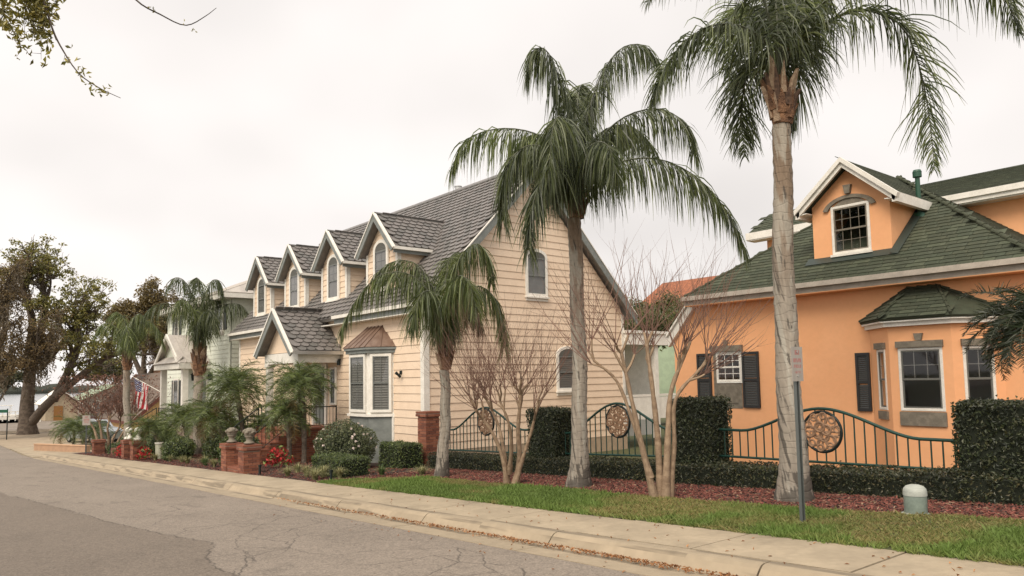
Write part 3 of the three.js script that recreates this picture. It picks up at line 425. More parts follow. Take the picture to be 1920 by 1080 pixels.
    railing(H, [-5.26, 0.93, 1.64], [-5.26, 0.93, 0.12], 0.68); railing(H, [-8.18, 0.93, 1.64], [-8.18, 0.93, 0.12], 0.68); railing(H, [-5.42, 0.93, 1.7], [-5.42, 0.1, 2.82], 0.72); railing(H, [-7.74, 0.93, 1.7], [-7.74, 0.1, 2.82], 0.72);
  }
  restTiles(rests, M.slate, H, 'further_roof_tiles');
  const lt = sub('outdoor_light', H); mesh('lamp_body', [new THREE.CylinderGeometry(0.05, 0.06, 0.16, 10).translate(-5.15, 3.05, 0.09), bx(0.04, 0.05, 0.1, -5.15, 3.15, 0.06)], M.iron, lt);
  const fl = sub('flood_light', H); mesh('lamp_head', [new THREE.CylinderGeometry(0.05, 0.035, 0.1, 10).rotateX(0.9).translate(-1.3, 2.62, 0.12), new THREE.CylinderGeometry(0.05, 0.035, 0.1, 10).rotateX(0.7).translate(-1.15, 2.56, 0.13), bx(0.1, 0.1, 0.03, -1.22, 2.66, 0.04)], M.iron, fl);
  const vn = sub('roof_vent', H); mesh('vent_pipe', [new THREE.CylinderGeometry(0.08, 0.08, 0.6, 12).translate(-4.9, 9.3, -4.7), new THREE.CylinderGeometry(0.13, 0.13, 0.14, 12).translate(-4.9, 9.62, -4.7), new THREE.CylinderGeometry(0.15, 0.15, 0.03, 12).translate(-4.9, 9.71, -4.7)], M.zinc, vn);
  // back veranda between the houses
  const vr = sub('veranda', H); mesh('veranda_beam', [box2(-0.2, 0.2, 3.55, 3.95, -13.6, -8.25), box2(-3, 0.25, 3.95, 4.05, -13.7, -8.2)], M.white, vr); for (const z of [-9.9, -11.6, -13.4]) mesh('veranda_post', box2(-0.1, 0.1, 0.2, 3.55, z - 0.1, z + 0.1), M.white, vr); mesh('veranda_balustrade', [box2(-0.06, 0.06, 1.7, 1.78, -13.5, -8.3), box2(-0.05, 0.05, 0.9, 1.68, -13.5, -8.3)], M.white, vr); mesh('veranda_back', box2(-3.2, -3, 0, 4, -13.6, -8.3), M.white, vr);
}

// ------------------------------------------------------------------ orange stucco house
{
  R = mulberry(37);
  const H = thing('stucco_house', 'orange stucco house with dark green shingle hip roof, one white gabled dormer and bay window', 'house');
  const z0 = -4, yE = 4.34, zE = -3.62, xl = 6.28, xr = 13.75, ax = 10.05, ay = 7.1, az = -7.2;
  { // front wall with a real window opening
    const s = new THREE.Shape([[5.62, -0.3], [15.5, -0.3], [15.5, 4.3], [6.5, 4.3], [5.62, 3.28]].map((p) => new THREE.Vector2(...p))); const hole = (a, b, c, d) => s.holes.push(new THREE.Path([[a, c], [b, c], [b, d], [a, d]].map((p) => new THREE.Vector2(...p)))); hole(6.8, 7.58, 1.62, 2.98); hole(10.8, 12.86, 0.9, 3.15);
    mesh('front_wall', new THREE.ExtrudeGeometry(s, { depth: 0.2, bevelEnabled: false }).translate(0, 0, z0 - 0.2), M.stucco, H);
    mesh('side_wall', [box2(15.3, 15.5, -0.3, 4.3, -12, z0 - 0.2), box2(6.3, 6.5, -0.3, 4.3, -11, z0 - 0.2), box2(6.3, 15.5, -0.3, 4.3, -12.2, -12)], M.stucco, H);
  }
  const plaster = std([0.34, 0.36, 0.37], 0.9); mesh('floor_slab', box2(6.5, 15.3, 0.3, 0.5, -12, z0 - 0.2), std([0.11, 0.08, 0.06], 0.6), H); mesh('room_partition', [box2(6.5, 15.3, 0.5, 4.3, -6.3, -6.2)], plaster, H); mesh('inner_lining', [box2(8.6, 10.78, 0.5, 4.2, z0 - 0.23, z0 - 0.205), box2(6.55, 6.78, 0.5, 4.2, z0 - 0.23, z0 - 0.205), box2(12.88, 15.3, 0.5, 4.2, z0 - 0.23, z0 - 0.205), box2(6.5, 15.3, 4.22, 4.26, -6.2, z0 - 0.2)], plaster, H);
  mesh('porch_rake', [orient([[5.5, 3.16, z0 + 0.1], [6.46, 4.26, z0 + 0.1], [6.46, 4.52, z0 + 0.1], [5.5, 3.42, z0 + 0.1]], [0, 0, 1], 0.12), orient([[5.48, 3.4, z0 + 0.16], [6.46, 4.52, z0 + 0.16], [6.46, 4.58, z0 + 0.16], [5.48, 3.46, z0 + 0.16]], [0, 0, 1], 0.4)], M.white, H);
  // roof
  const roof = sub('roof', H), zb = 2 * az - zE, f = [[xl, yE, zE], [xr, yE, zE], [ax, ay, az]], rests = [];
  mesh('roof_deck', [panel(f, 0.08), panel([[xr, yE, zE], [xr, yE, zb], [ax, ay, az]], 0.08), panel([[xl, yE, zb], [xl, yE, zE], [ax, ay, az]], 0.08), panel([[xr, yE, zb], [xl, yE, zb], [ax, ay, az]], 0.08)], M.shingle[2], roof);
  const L = Math.hypot(ay - yE, zE - az), Vv = [0, (ay - yE) / L, (az - zE) / L], tri = (u, v) => { const t = v / L, x = xl + u; return x > xl + (ax - xl) * t - 0.02 && x < xr + (ax - xr) * t + 0.02; };
  const inD = (u, v) => { const x = xl + u, y = yE + v * Vv[1]; return Math.abs(x - 10.2) < 0.8 && y > 4.98 && y < 6.1; };
  let cnt = 0;
  rests.push(tiles(roof, [xl, yE + 0.004, zE], [1, 0, 0], Vv, xr - xl, L, (u, v) => tri(u, v) && !inD(u, v), { w: 0.27, exp: 0.135, round: false, mats: M.shingle, name: 'shingle', vary: 1, single: (u, v) => xl + u > 9.6 && v < 2.4 && cnt++ < 225 }));
  const LS = Math.hypot(ay - yE, xr - ax), VS = [(ax - xr) / LS, (ay - yE) / LS, 0];
  rests.push(tiles(roof, [xr, yE + 0.004, zE], [0, 0, -1], VS, zE - zb, LS, (u, v) => { const t = v / LS; return u > (zE - az) * t && u < (zE - zb) - (zE - az) * t; }, { w: 0.27, exp: 0.135, round: false, mats: M.shingle, vary: 1, single: () => false }));
  const capLine = (a, b, n, r0) => { const r = r0 * 0.6; const l = []; for (let i = 0; i < n; i++) { const p = V(...a).lerp(V(...b), i / n), q = V(...a).lerp(V(...b), (i + 1.25) / n); l.push(loftTube([p.clone().add(V(0, 0.035, 0)), q.clone().add(V(0, 0.012, 0))], [r, r * 0.9], 6)); } return l; };
  mesh('hip_cap', [...capLine([xl, yE, zE], [ax, ay, az], 20, 0.07), ...capLine([xr, yE, zE], [ax, ay, az], 20, 0.09)], M.shingle[1], roof);
  mesh('fascia', [box2(xl - 0.03, xr + 0.03, yE - 0.2, yE - 0.03, zE - 0.03, zE), box2(xr, xr + 0.03, yE - 0.2, yE - 0.03, zb, zE)], mottled([0.46, 0.40, 0.33], [0.38, 0.33, 0.27], 1, 0.6), H);
  mesh('gutter', [box2(xl - 0.05, xr + 0.05, yE - 0.09, yE + 0.015, zE, zE + 0.1)], mottled([0.50, 0.44, 0.37], [0.42, 0.37, 0.31], 1, 0.5), H);
  mesh('soffit', [box2(xl, xr, yE - 0.22, yE - 0.2, z0, zE)], M.stucco, H);
  // dormer
  {
    const D = sub('dormer', H), c = 10.2, hw = 0.85, zF = -4.33, yD = 6.08, yA = 6.96, ov = 1.03, zO = -4.08, ks = (yA - yD) / ov, yw = (s) => yA - 0.12 - s * ks;
    const s = new THREE.Shape([[-hw, 4.75], [hw, 4.75], [hw, yw(hw)], [0, yw(0)], [-hw, yw(hw)]].map((p) => new THREE.Vector2(...p))); s.holes.push(new THREE.Path([[-0.41, 4.96], [0.43, 4.96], [0.43, 6.0], [-0.41, 6.0]].map((p) => new THREE.Vector2(...p))));
    mesh('dormer_front', new THREE.ExtrudeGeometry(s, { depth: 0.14, bevelEnabled: false }).translate(c, 0, zF - 0.14), M.stucco, D);
    mesh('dormer_cheek', [box2(c + hw - 0.1, c + hw, 4.7, yw(hw), -6.2, zF - 0.14), box2(c - hw, c - hw + 0.1, 4.7, yw(hw), -6.2, zF - 0.14)], M.stucco, D);
    mesh('roof_deck', [panel([[c + ov, yD, zO], [c + ov, yD, -6.0], [c, yA, -7.05], [c, yA, zO]], 0.07), panel([[c - ov, yD, -6.0], [c - ov, yD, zO], [c, yA, zO], [c, yA, -7.05]], 0.07)], M.shingle[0], D);
    const rb = []; for (const q of [1, -1]) { rb.push(orient([[c + q * (ov + 0.06), yD - 0.1, zO + 0.02], [c, yA - 0.02, zO + 0.02], [c, yA - 0.15, zO + 0.02], [c + q * (ov + 0.03), yD - 0.2, zO + 0.02]], [0, 0, 1], 0.06)); rb.push(orient([[c + q * (ov + 0.12), yD - 0.05, zO + 0.07], [c, yA + 0.07, zO + 0.07], [c, yA - 0.04, zO + 0.07], [c + q * (ov + 0.09), yD - 0.14, zO + 0.07]], [0, 0, 1], 0.12)); rb.push(box2(c + q * (ov + 0.03) - 0.05, c + q * (ov + 0.03) + 0.05, yD - 0.22, yD - 0.02, -5.9, zO + 0.02)); rb.push(orient([[c + q * hw, yD - 0.13, zO], [c + q * ov, yD - 0.15, zO], [c + q * ov, yD - 0.15, -5.8], [c + q * hw, yD - 0.13, -5.8]], [0, -1, 0], 0.02)); }
    mesh('rake_board', rb, M.white, D);
    const flash = orient([[c - hw - 0.14, 4.81, zF + 0.18], [c + hw + 0.14, 4.81, zF + 0.18], [c + hw + 0.14, 4.97, zF - 0.01], [c - hw - 0.14, 4.97, zF - 0.01]], [0, 0.7, 0.7], 0.015);
    mesh('flashing', [flash, slab([[c + hw + 0.18, 4.83, zF + 0.16], [c + hw + 0.18, 6.1, -5.83], [c + hw + 0.01, 6.14, -5.83], [c + hw + 0.01, 4.87, zF + 0.16]], [0, -0.02, 0.02])], M.flashing, D);
    const ar = []; for (let i = 0; i < 14; i++) { const t = (i / 14) * 0.86 + 0.07, t2 = ((i + 1) / 14) * 0.86 + 0.07, P = (t, r) => [c + Math.cos(Math.PI * (1 - t)) * r * 1.06, 5.83 + Math.sin(Math.PI * t) * (r - 0.06) * 0.72 + 0.06, zF + 0.05]; ar.push(orient([P(t, 0.46), P(t2, 0.46), P(t2, 0.56), P(t, 0.56)], [0, 0, 1], 0.06)); }
    mesh('stone_arch', ar, M.stone, D);
    const ap = [[c - 0.4, 6.0, zF + 0.02], [c + 0.42, 6.0, zF + 0.02]]; for (let i = 1; i < 8; i++) { const t = i / 8; ap.push([c + 0.42 - 0.82 * t, 6.0 + Math.sin(Math.PI * t) * 0.2, zF + 0.02]); } mesh('arch_panel', orient(ap, [0, 0, 1], 0.03), M.stone, D);
    mesh('keystone', [orient([[c - 0.05, 6.27, zF + 0.09], [c + 0.05, 6.27, zF + 0.09], [c + 0.085, 6.46, zF + 0.09], [c - 0.085, 6.46, zF + 0.09]], [0, 0, 1], 0.09)], M.stone, D);
    windowUnit(H, [c + 0.01, 5.03, zF - 0.03], 0, 0.74, 0.96, { trim: 0.045, cols: 4, rows: 2, hollow: true, sashM: M.stone, sill: true, mull: 0.012, lowGrid: true });
    rests.push(tiles(D, [c + ov, yD, zO], [0, 0, -1], [-ov / Math.hypot(ov, yA - yD), (yA - yD) / Math.hypot(ov, yA - yD), 0], 2.7, Math.hypot(ov, yA - yD), (u, v) => u < 1.75 + v * 0.75, { w: 0.27, exp: 0.135, round: false, mats: M.shingle, vary: 1, single: () => false }));
  }
  // bay
  {
    const B = sub('bay', H), P = [[13.02, z0], [12.4, -3.4], [11.28, -3.4], [10.64, z0]], body = (q, y0, y1) => slab(q.map(([x, z]) => [x, y1, z]).concat([[q[3][0], y1, z0 - 0.05], [q[0][0], y1, z0 - 0.05]]).reverse(), [0, y0 - y1, 0]), off = (d) => [[P[0][0] + d, z0], [P[1][0] + d * 0.45, P[1][1] + d], [P[2][0] - d * 0.45, P[2][1] + d], [P[3][0] - d, z0]];
    const face = (a, b, holes) => { const l = Math.hypot(b[0] - a[0], b[1] - a[1]), s = new THREE.Shape([[0, -0.2], [l, -0.2], [l, 3.3], [0, 3.3]].map((p) => new THREE.Vector2(...p))); for (const [p, q, r, t] of holes) s.holes.push(new THREE.Path([[p, r], [q, r], [q, t], [p, t]].map((k) => new THREE.Vector2(...k)))); return new THREE.ExtrudeGeometry(s, { depth: 0.12, bevelEnabled: false }).translate(0, 0, -0.12).rotateY(-Math.atan2(b[1] - a[1], b[0] - a[0])).translate(a[0], 0, a[1]); };
    mesh('bay_wall', [face(P[2], P[1], [[0.17, 0.95, 1.68, 2.86]]), face(P[3], P[2], [[0.33, 0.69, 1.68, 2.86]]), face(P[1], P[0], [[0.18, 0.7, 1.68, 2.86]])], M.stucco, B);
    mesh('bay_floor', body(off(-0.13), 0.6, 0.72), std([0.11, 0.08, 0.06], 0.6), B); mesh('bay_ceiling', body(off(-0.13), 3.2, 3.28), M.white, B);
    const mid = (a, b, t) => [a[0] + (b[0] - a[0]) * t, a[1] + (b[1] - a[1]) * t], rot = (a, b) => -Math.atan2(b[1] - a[1], b[0] - a[0]);
    const units = [[P[2], P[1], 0.56 / 1.12, 0.7, 3], [P[3], P[2], 0.51 / 0.877, 0.28, 1], [P[1], P[0], 0.44 / 0.863, 0.44, 2]];
    for (const [a, b, t, w, cols] of units) {
      const m = mid(a, b, t), r = rot(a, b), nx = Math.sin(r), nz = Math.cos(r);
      windowUnit(H, [m[0] - nx * 0.045, 1.72, m[1] - nz * 0.045], r, w, 1.1, { trim: 0.04, cols, rows: 2, sill: false, lowGrid: false, hollow: true, mull: 0.014, sashM: cols === 3 ? M.blind : M.blind });
      mesh('lintel', bx(w + 0.14, 0.12, 0.06).rotateY(r).translate(m[0] + nx * 0.03, 2.93, m[1] + nz * 0.03), M.stone, B); mesh('sill_panel', bx(w + 0.12, cols === 1 ? 0.16 : 0.26, 0.04).rotateY(r).translate(m[0] + nx * 0.02, cols === 1 ? 1.57 : 1.53, m[1] + nz * 0.02), M.stone, B);
      if (cols === 3) mesh('keystone', orient([[m[0] - 0.05, 3.0, m[1] + 0.06], [m[0] + 0.05, 3.0, m[1] + 0.06], [m[0] + 0.08, 3.13, m[1] + 0.06], [m[0] - 0.08, 3.13, m[1] + 0.06]], [0, 0, 1], 0.06), M.stone, B);
    }
    mesh('bay_cornice', [body(off(0.1), 3.28, 3.36), body(off(0.16), 3.36, 3.42)], M.white, B);
    const e = off(0.2).map(([x, z]) => [x, 3.43, z]), a = [12.0, 4.04, z0], b = [11.42, 4.04, z0];
    mesh('bay_roof', [panel([e[0], a, e[1]], 0.05), panel([e[1], a, b, e[2]], 0.05), panel([e[2], b, e[3]], 0.05)], M.shingle[2], B);
    const lw = e[1][0] - e[2][0], LB = Math.hypot(0.61, e[1][2] - z0); let bc = 0;
    rests.push(tiles(B, e[2], [1, 0, 0], [0, 0.61 / LB, (z0 - e[1][2]) / LB], lw, LB, (u, v) => { const t = v / LB; const x = e[2][0] + u; return x > e[2][0] + (b[0] - e[2][0]) * t && x < e[1][0] + (a[0] - e[1][0]) * t; }, { w: 0.22, exp: 0.12, round: false, mats: M.shingle, name: 'shingle', vary: 1, single: () => true }));
    const U3 = V(e[2][0] - e[3][0], 0, e[2][2] - e[3][2]), l3 = U3.length(); U3.normalize(); const foot = V(...b).sub(V(...e[3])), du = foot.dot(U3), V3 = foot.clone().addScaledVector(U3, -du), h3 = V3.length(); V3.normalize();
    rests.push(tiles(B, e[3], U3.toArray(), V3.toArray(), l3, h3, (u, v) => { const t = v / h3; return u > du * t && u < l3 + (du - l3) * t; }, { w: 0.2, exp: 0.12, round: false, mats: M.shingle, name: 'shingle', vary: 1 }));
    mesh('hip_cap', [...capLine(e[1], a, 5, 0.045), ...capLine(e[2], b, 5, 0.045), ...capLine(e[3], b, 6, 0.05), ...capLine(b, a, 3, 0.05), ...capLine(e[0], a, 6, 0.05)], M.shingle[1], B);
  }
  // small window with shutters and a blank panel
  {
    windowUnit(H, [7.22, 2.27, z0 - 0.05], 0, 0.66, 0.66, { trim: 0.05, cols: 3, rows: 2, sill: false, hollow: true, sashM: M.white, mull: 0.016 });
    const B = sub('window_surround', H); mesh('lintel', [box2(6.74, 7.64, 2.98, 3.12, z0 - 0.02, z0 + 0.06)], M.stone, B); mesh('reveal', [box2(6.8, 6.88, 1.64, 2.98, z0 - 0.1, z0 + 0.012)], M.stone, B); mesh('sill_panel', [box2(6.86, 7.58, 1.62, 2.2, z0 - 0.1, z0 + 0.01), box2(6.98, 7.46, 1.74, 2.1, z0, z0 + 0.022)], M.stone, B); mesh('keystone', [orient([[7.14, 3.12, z0 + 0.05], [7.22, 3.12, z0 + 0.05], [7.25, 3.25, z0 + 0.05], [7.11, 3.25, z0 + 0.05]], [0, 0, 1], 0.05)], M.stone, B);
    for (const [a, b, y0, y1] of [[6.33, 6.74, 1.66, 2.95], [7.62, 8.06, 1.64, 2.95], [10.33, 10.62, 1.62, 2.82]]) { const S = sub('shutter', H), w = b - a, x = (a + b) / 2, m = (y0 + y1) / 2; mesh('shutter_frame', [box2(a, a + 0.05, y0, y1, z0 + 0.005, z0 + 0.05), box2(b - 0.05, b, y0, y1, z0 + 0.005, z0 + 0.05), box2(a + 0.05, b - 0.05, y0, y0 + 0.06, z0 + 0.005, z0 + 0.05), box2(a + 0.05, b - 0.05, y1 - 0.06, y1, z0 + 0.005, z0 + 0.05), box2(a + 0.05, b - 0.05, m - 0.03, m + 0.03, z0 + 0.005, z0 + 0.05)], std([0.022, 0.022, 0.022], 0.5), S); const lv = []; for (let y = y0 + 0.08; y < y1 - 0.07; y += 0.04) if (Math.abs(y - m) > 0.04) lv.push(bx(w - 0.1, 0.04, 0.006).rotateX(-0.5).translate(x, y, z0 + 0.028)); tag(mesh('louvres', lv, std([0.045, 0.045, 0.042], 0.55), S), null, null, null, 'stuff'); }
  }
  // taller wing behind on the right, its roof and eave
  {
    const B = sub('rear_wing', H); mesh('wing_wall', box2(10.95, 19, 2, 6.42, -12.5, -8), M.stucco, B);
    const e = -7.62, yy = 6.5, t = -11, yt = 7.72; mesh('wing_roof', [panel([[10.6, yy, e], [19.4, yy, e], [19.4, yt, t], [8.7, yt, t]], 0.08)], M.shingle[2], B);
    const l = Math.hypot(yt - yy, e - t); rests.push(tiles(B, [8.7, yy + 0.003, e], [1, 0, 0], [0, (yt - yy) / l, (t - e) / l], 10.6, l, (u, v) => 8.7 + u > 10.6 - 1.9 * v / l, { w: 0.27, exp: 0.135, round: false, mats: M.shingle, vary: 1, single: () => false }));
    mesh('wing_fascia', [box2(10.58, 19.4, yy - 0.2, yy + 0.01, e, e + 0.05), box2(10.58, 19.4, yy - 0.1, yy + 0.03, e + 0.05, e + 0.1)], M.white, B); mesh('wing_soffit', box2(10.6, 19.4, yy - 0.23, yy - 0.2, -8, e), M.white, B);
  }
  {
    const B = sub('side_dormer', H); mesh('dormer_wall', box2(6.0, 9, 4.8, 6.4, -8.6, -7.9), M.stucco, B);
    mesh('dormer_roof', [panel([[5.6, 6.5, -7.55], [9, 6.5, -7.55], [9, 7.1, -8.4], [5.75, 7.1, -8.4]], 0.07)], M.shingle[3], B); rests.push(tiles(B, [5.6, 6.5, -7.55], [1, 0, 0], [0, 0.577, -0.817], 3.4, 1.03, () => true, { w: 0.27, exp: 0.135, round: false, mats: M.shingle, vary: 1, single: () => false }));
    mesh('dormer_fascia', [box2(5.57, 9, 6.3, 6.5, -7.55, -7.48)], M.white, B); mesh('soffit', box2(5.6, 9, 6.27, 6.3, -7.9, -7.5), M.white, B);
  }
  restTiles(rests, M.shingle, H, 'further_shingles');
  const vp = sub('vent_pipe', H); mesh('pipe', [new THREE.CylinderGeometry(0.048, 0.052, 1.0, 14).translate(11.15, 6.2, -5.5), new THREE.CylinderGeometry(0.09, 0.09, 0.1, 14).translate(11.15, 6.66, -5.5), new THREE.CylinderGeometry(0.075, 0.095, 0.05, 14).translate(11.15, 6.74, -5.5), new THREE.CylinderGeometry(0.12, 0.17, 0.1, 14).translate(11.15, 5.76, -5.48)], M.ventGreen, vp);
  { const B = sub('stair_railing', H), tm = mottled([0.42, 0.24, 0.14], [0.36, 0.2, 0.11], 1, 0.7); mesh('hand_rail', bar([12.75, 3.02, -3.8], [14.6, 3.75, -3.8], 0.035, 6), tm, B); mesh('lower_rail', bar([12.75, 2.7, -3.8], [14.6, 3.4, -3.8], 0.03, 6), tm, B); for (let i = 0; i < 14; i++) { const x = 12.8 + i * 0.13, y = 2.72 + (x - 12.75) * 0.385; mesh('baluster', box2(x - 0.018, x + 0.018, y, y + 0.32, -3.82, -3.78), tm, B); } mesh('stair_post', [box2(14.5, 14.6, 0.4, 3.75, -3.85, -3.75)], tm, B); }
}

// ------------------------------------------------------------------ mint house further along
{
  R = mulberry(41);
  const H = thing('mint_house', 'pale mint two storey clapboard house with standing seam metal roof and small gabled porch', 'house');
  const xr = -16.05, xl = -26.2;
  mesh('wall_core', box2(xl, xr - 0.03, -2, 6.55, -9, -0.04), M.mintDark, H);
  const fw = sub('front_wall', H), sw = sub('side_wall', H);
  clap(fw, [0, 0, 0], [1, 0, 0], [0, 0, 1], -0.6, 6.4, 0.2, () => xl, () => xr - 0.04, [M.mint]); clap(sw, [xr, 0, 0], [0, 0, -1], [1, 0, 0], -0.6, 6.4, 0.2, () => 0.04, () => 4, [M.mint]);
  mesh('corner_board', [box2(xr - 0.12, xr + 0.03, -0.6, 6.4, 0, 0.035), box2(xl - 0.03, xl + 0.12, -0.6, 6.4, 0, 0.035)], M.mint, H);
  const rf = sub('roof', H); mesh('metal_roof', [panel([[xl - 0.4, 6.5, 0.45], [xr + 0.45, 6.5, 0.45], [xr - 2, 8.6, -4.5], [xl + 2, 8.6, -4.5]], 0.05), panel([[xr + 0.45, 6.5, 0.45], [xr + 0.45, 6.5, -9], [xr - 2, 8.6, -4.5]], 0.05)], M.metalRoof, rf);
  const sm_ = []; for (let x = xl; x < xr + 0.3; x += 0.5) { const t = clamp((xr + 0.4 - x) / 2.4, 0.05, 1), t2 = clamp((x - xl + 0.4) / 2.4, 0.05, 1), q = Math.min(t, t2); sm_.push(bar([x, 6.52, 0.45], [x, 6.52 + 2.1 * q, 0.45 - 4.95 * q], 0.02, 4)); } mesh('standing_seam', sm_, M.metalRoof, rf);
  mesh('fascia', [box2(xl - 0.4, xr + 0.45, 6.26, 6.46, 0.4, 0.46), box2(xr + 0.4, xr + 0.46, 6.26, 6.46, -9, 0.4)], M.white, H); mesh('soffit', [box2(xl - 0.4, xr + 0.4, 6.24, 6.27, 0, 0.4)], M.white, H);
  const shut = (x, y, h) => { const s = sub('shutter', H); mesh('shutter_leaf', box2(x - 0.17, x + 0.17, y, y + h, 0.03, 0.06), std([0.015, 0.02, 0.018], 0.5), s); };
  for (const [x, y, w, h] of [[-17.3, 4.9, 0.7, 1.15], [-20.2, 4.9, 0.7, 1.15], [-24.4, 4.9, 0.7, 1.15], [-24.3, 0.95, 0.8, 1.7]]) { windowUnit(H, [x, y, 0.03], 0, w, h, { trim: 0.08, cols: 1, rows: 1 }); shut(x - w / 2 - 0.28, y, h); shut(x + w / 2 + 0.28, y, h); }
  { // porch
    const P = sub('porch', H), c = -20.9, ov = 2.2, yA = 4.85, yD = 3.45, zO = 1.5;
    mesh('porch_roof', [panel([[c + ov, yD, zO], [c + ov, yD, 0.04], [c, yA, 0.04], [c, yA, zO - 0.1]], 0.06), panel([[c - ov, yD, 0.04], [c - ov, yD, zO], [c, yA, zO - 0.1], [c, yA, 0.04]], 0.06), panel([[c - ov, yD, zO + 0.05], [c + ov, yD, zO + 0.05], [c + ov - 0.3, yD + 0.32, 1.2], [c - ov + 0.3, yD + 0.32, 1.2]], 0.04)], M.metalRoof, P);
    const s2 = []; for (let z = 0.1; z < 1.45; z += 0.34) s2.push(bar([c + ov, yD + 0.02, z], [c, yA + 0.02, z], 0.02, 4)); mesh('standing_seam', s2, M.metalRoof, P);
    mesh('porch_rake', [1, -1].map((s) => orient([[c + s * (ov + 0.03), yD - 0.03, zO], [c, yA + 0.04, zO], [c, yA - 0.2, zO], [c + s * (ov - 0.24), yD - 0.03, zO]], [0, 0, 1], 0.08)), M.white, P); mesh('tympanum', orient([[c - 1.9, yD, 1.15], [c + 1.9, yD, 1.15], [c, yA - 0.12, 1.15]], [0, 0, 1], 0.05), M.mint, P);
    mesh('porch_beam', [box2(c - ov, c + ov, 3.16, 3.42, 1.2, 1.46), box2(c + ov - 0.28, c + ov - 0.02, 3.16, 3.42, 0.03, 1.2), box2(c - ov + 0.02, c - ov + 0.28, 3.16, 3.42, 0.03, 1.2)], M.white, P);
    for (const x of [-22.75, -19.1]) mesh('porch_column', [box2(x - 0.13, x + 0.13, 0.4, 3.16, 0.95, 1.21)], M.white, P);
    mesh('porch_floor', box2(-23.1, -16.6, -1.5, 0.42, 0.04, 1.4), M.mortar, P);
    const d = sub('door', H); mesh('door_leaf', box2(-20.2, -19.2, 0.42, 2.6, 0.03, 0.06), M.trimGrey, d); mesh('door_frame', [box2(-20.34, -20.2, 0.42, 2.7, 0.03, 0.08), box2(-19.2, -19.06, 0.42, 2.7, 0.03, 0.08), box2(-20.2, -19.2, 2.6, 2.72, 0.03, 0.08)], M.white, d);
    for (const x of [-21.0, -18.4]) { const l = sub('wall_lantern', H); mesh('lantern_body', [new THREE.CylinderGeometry(0.1, 0.07, 0.3, 6).translate(x, 2.75, 0.16), new THREE.ConeGeometry(0.14, 0.12, 6).translate(x, 2.96, 0.16), bx(0.05, 0.3, 0.1, x, 2.75, 0.06)], M.iron, l); }
    railing(H, [-22.75, 0.42, 1.3], [-16.8, 0.42, 1.3], 0.85, M.iron, 0.22); railing(H, [-22.9, 0.42, 1.35], [-22.9, -0.85, 3.4], 0.85, M.iron, 0.2);
    for (let i = 0; i < 5; i++) mesh('porch_step', box2(-22.8, -21.2, -1.4, 0.3 - i * 0.22, 1.4 + i * 0.4, 1.8 + i * 0.4), M.brick[1], P);
  }
}
// ------------------------------------------------------------------ tan house with the brown roof
{
  const H = thing('tan_house', 'low tan stucco house with brown shingle roof and dark red rake boards', 'house'), x1 = -42.9;
  mesh('garage_wall', [slab([[x1, -2.2, -2], [x1, -2.2, -9.5], [x1, -0.1, -9.5], [x1, 3.3, -5.7], [x1, -0.1, -2]], [-16, 0, 0])], M.tan, H);
  mesh('garage_roof', [panel([[-59.3, -0.25, -1.7], [x1 + 0.3, -0.25, -1.7], [x1 + 0.3, 3.5, -5.75], [-59.3, 3.5, -5.75]], 0.1)], M.tanRoof, H);
  mesh('rake_board', [slab([[x1 + 0.33, -0.25, -1.7], [x1 + 0.33, 3.5, -5.75], [x1 + 0.33, 3.2, -5.75], [x1 + 0.33, -0.55, -1.7]], [-0.08, 0, 0]), box2(-59.3, x1 + 0.3, -0.45, -0.24, -1.75, -1.68)], M.redTrim, H);
  mesh('upper_wall', [box2(-56, -44.5, 0, 4.6, -13, -6.5)], mottled([0.42, 0.22, 0.11], [0.36, 0.18, 0.09], 2, 0.8), H);
  mesh('upper_roof', [panel([[-57, 4.4, -6.0], [-43.8, 4.4, -6.0], [-43.8, 6.3, -9.8], [-57, 6.3, -9.8]], 0.12), orient([[-43.78, 4.4, -6.0], [-43.78, 6.3, -9.8], [-43.78, 6.0, -9.8], [-43.78, 4.1, -6.0]], [1, 0, 0], 0.08)], M.tanRoof, H);
  mesh('upper_rake', [slab([[-43.7, 4.42, -5.95], [-43.7, 6.34, -9.8], [-43.7, 6.0, -9.8], [-43.7, 4.1, -5.95]], [-0.06, 0, 0])], M.redTrim, H);
}
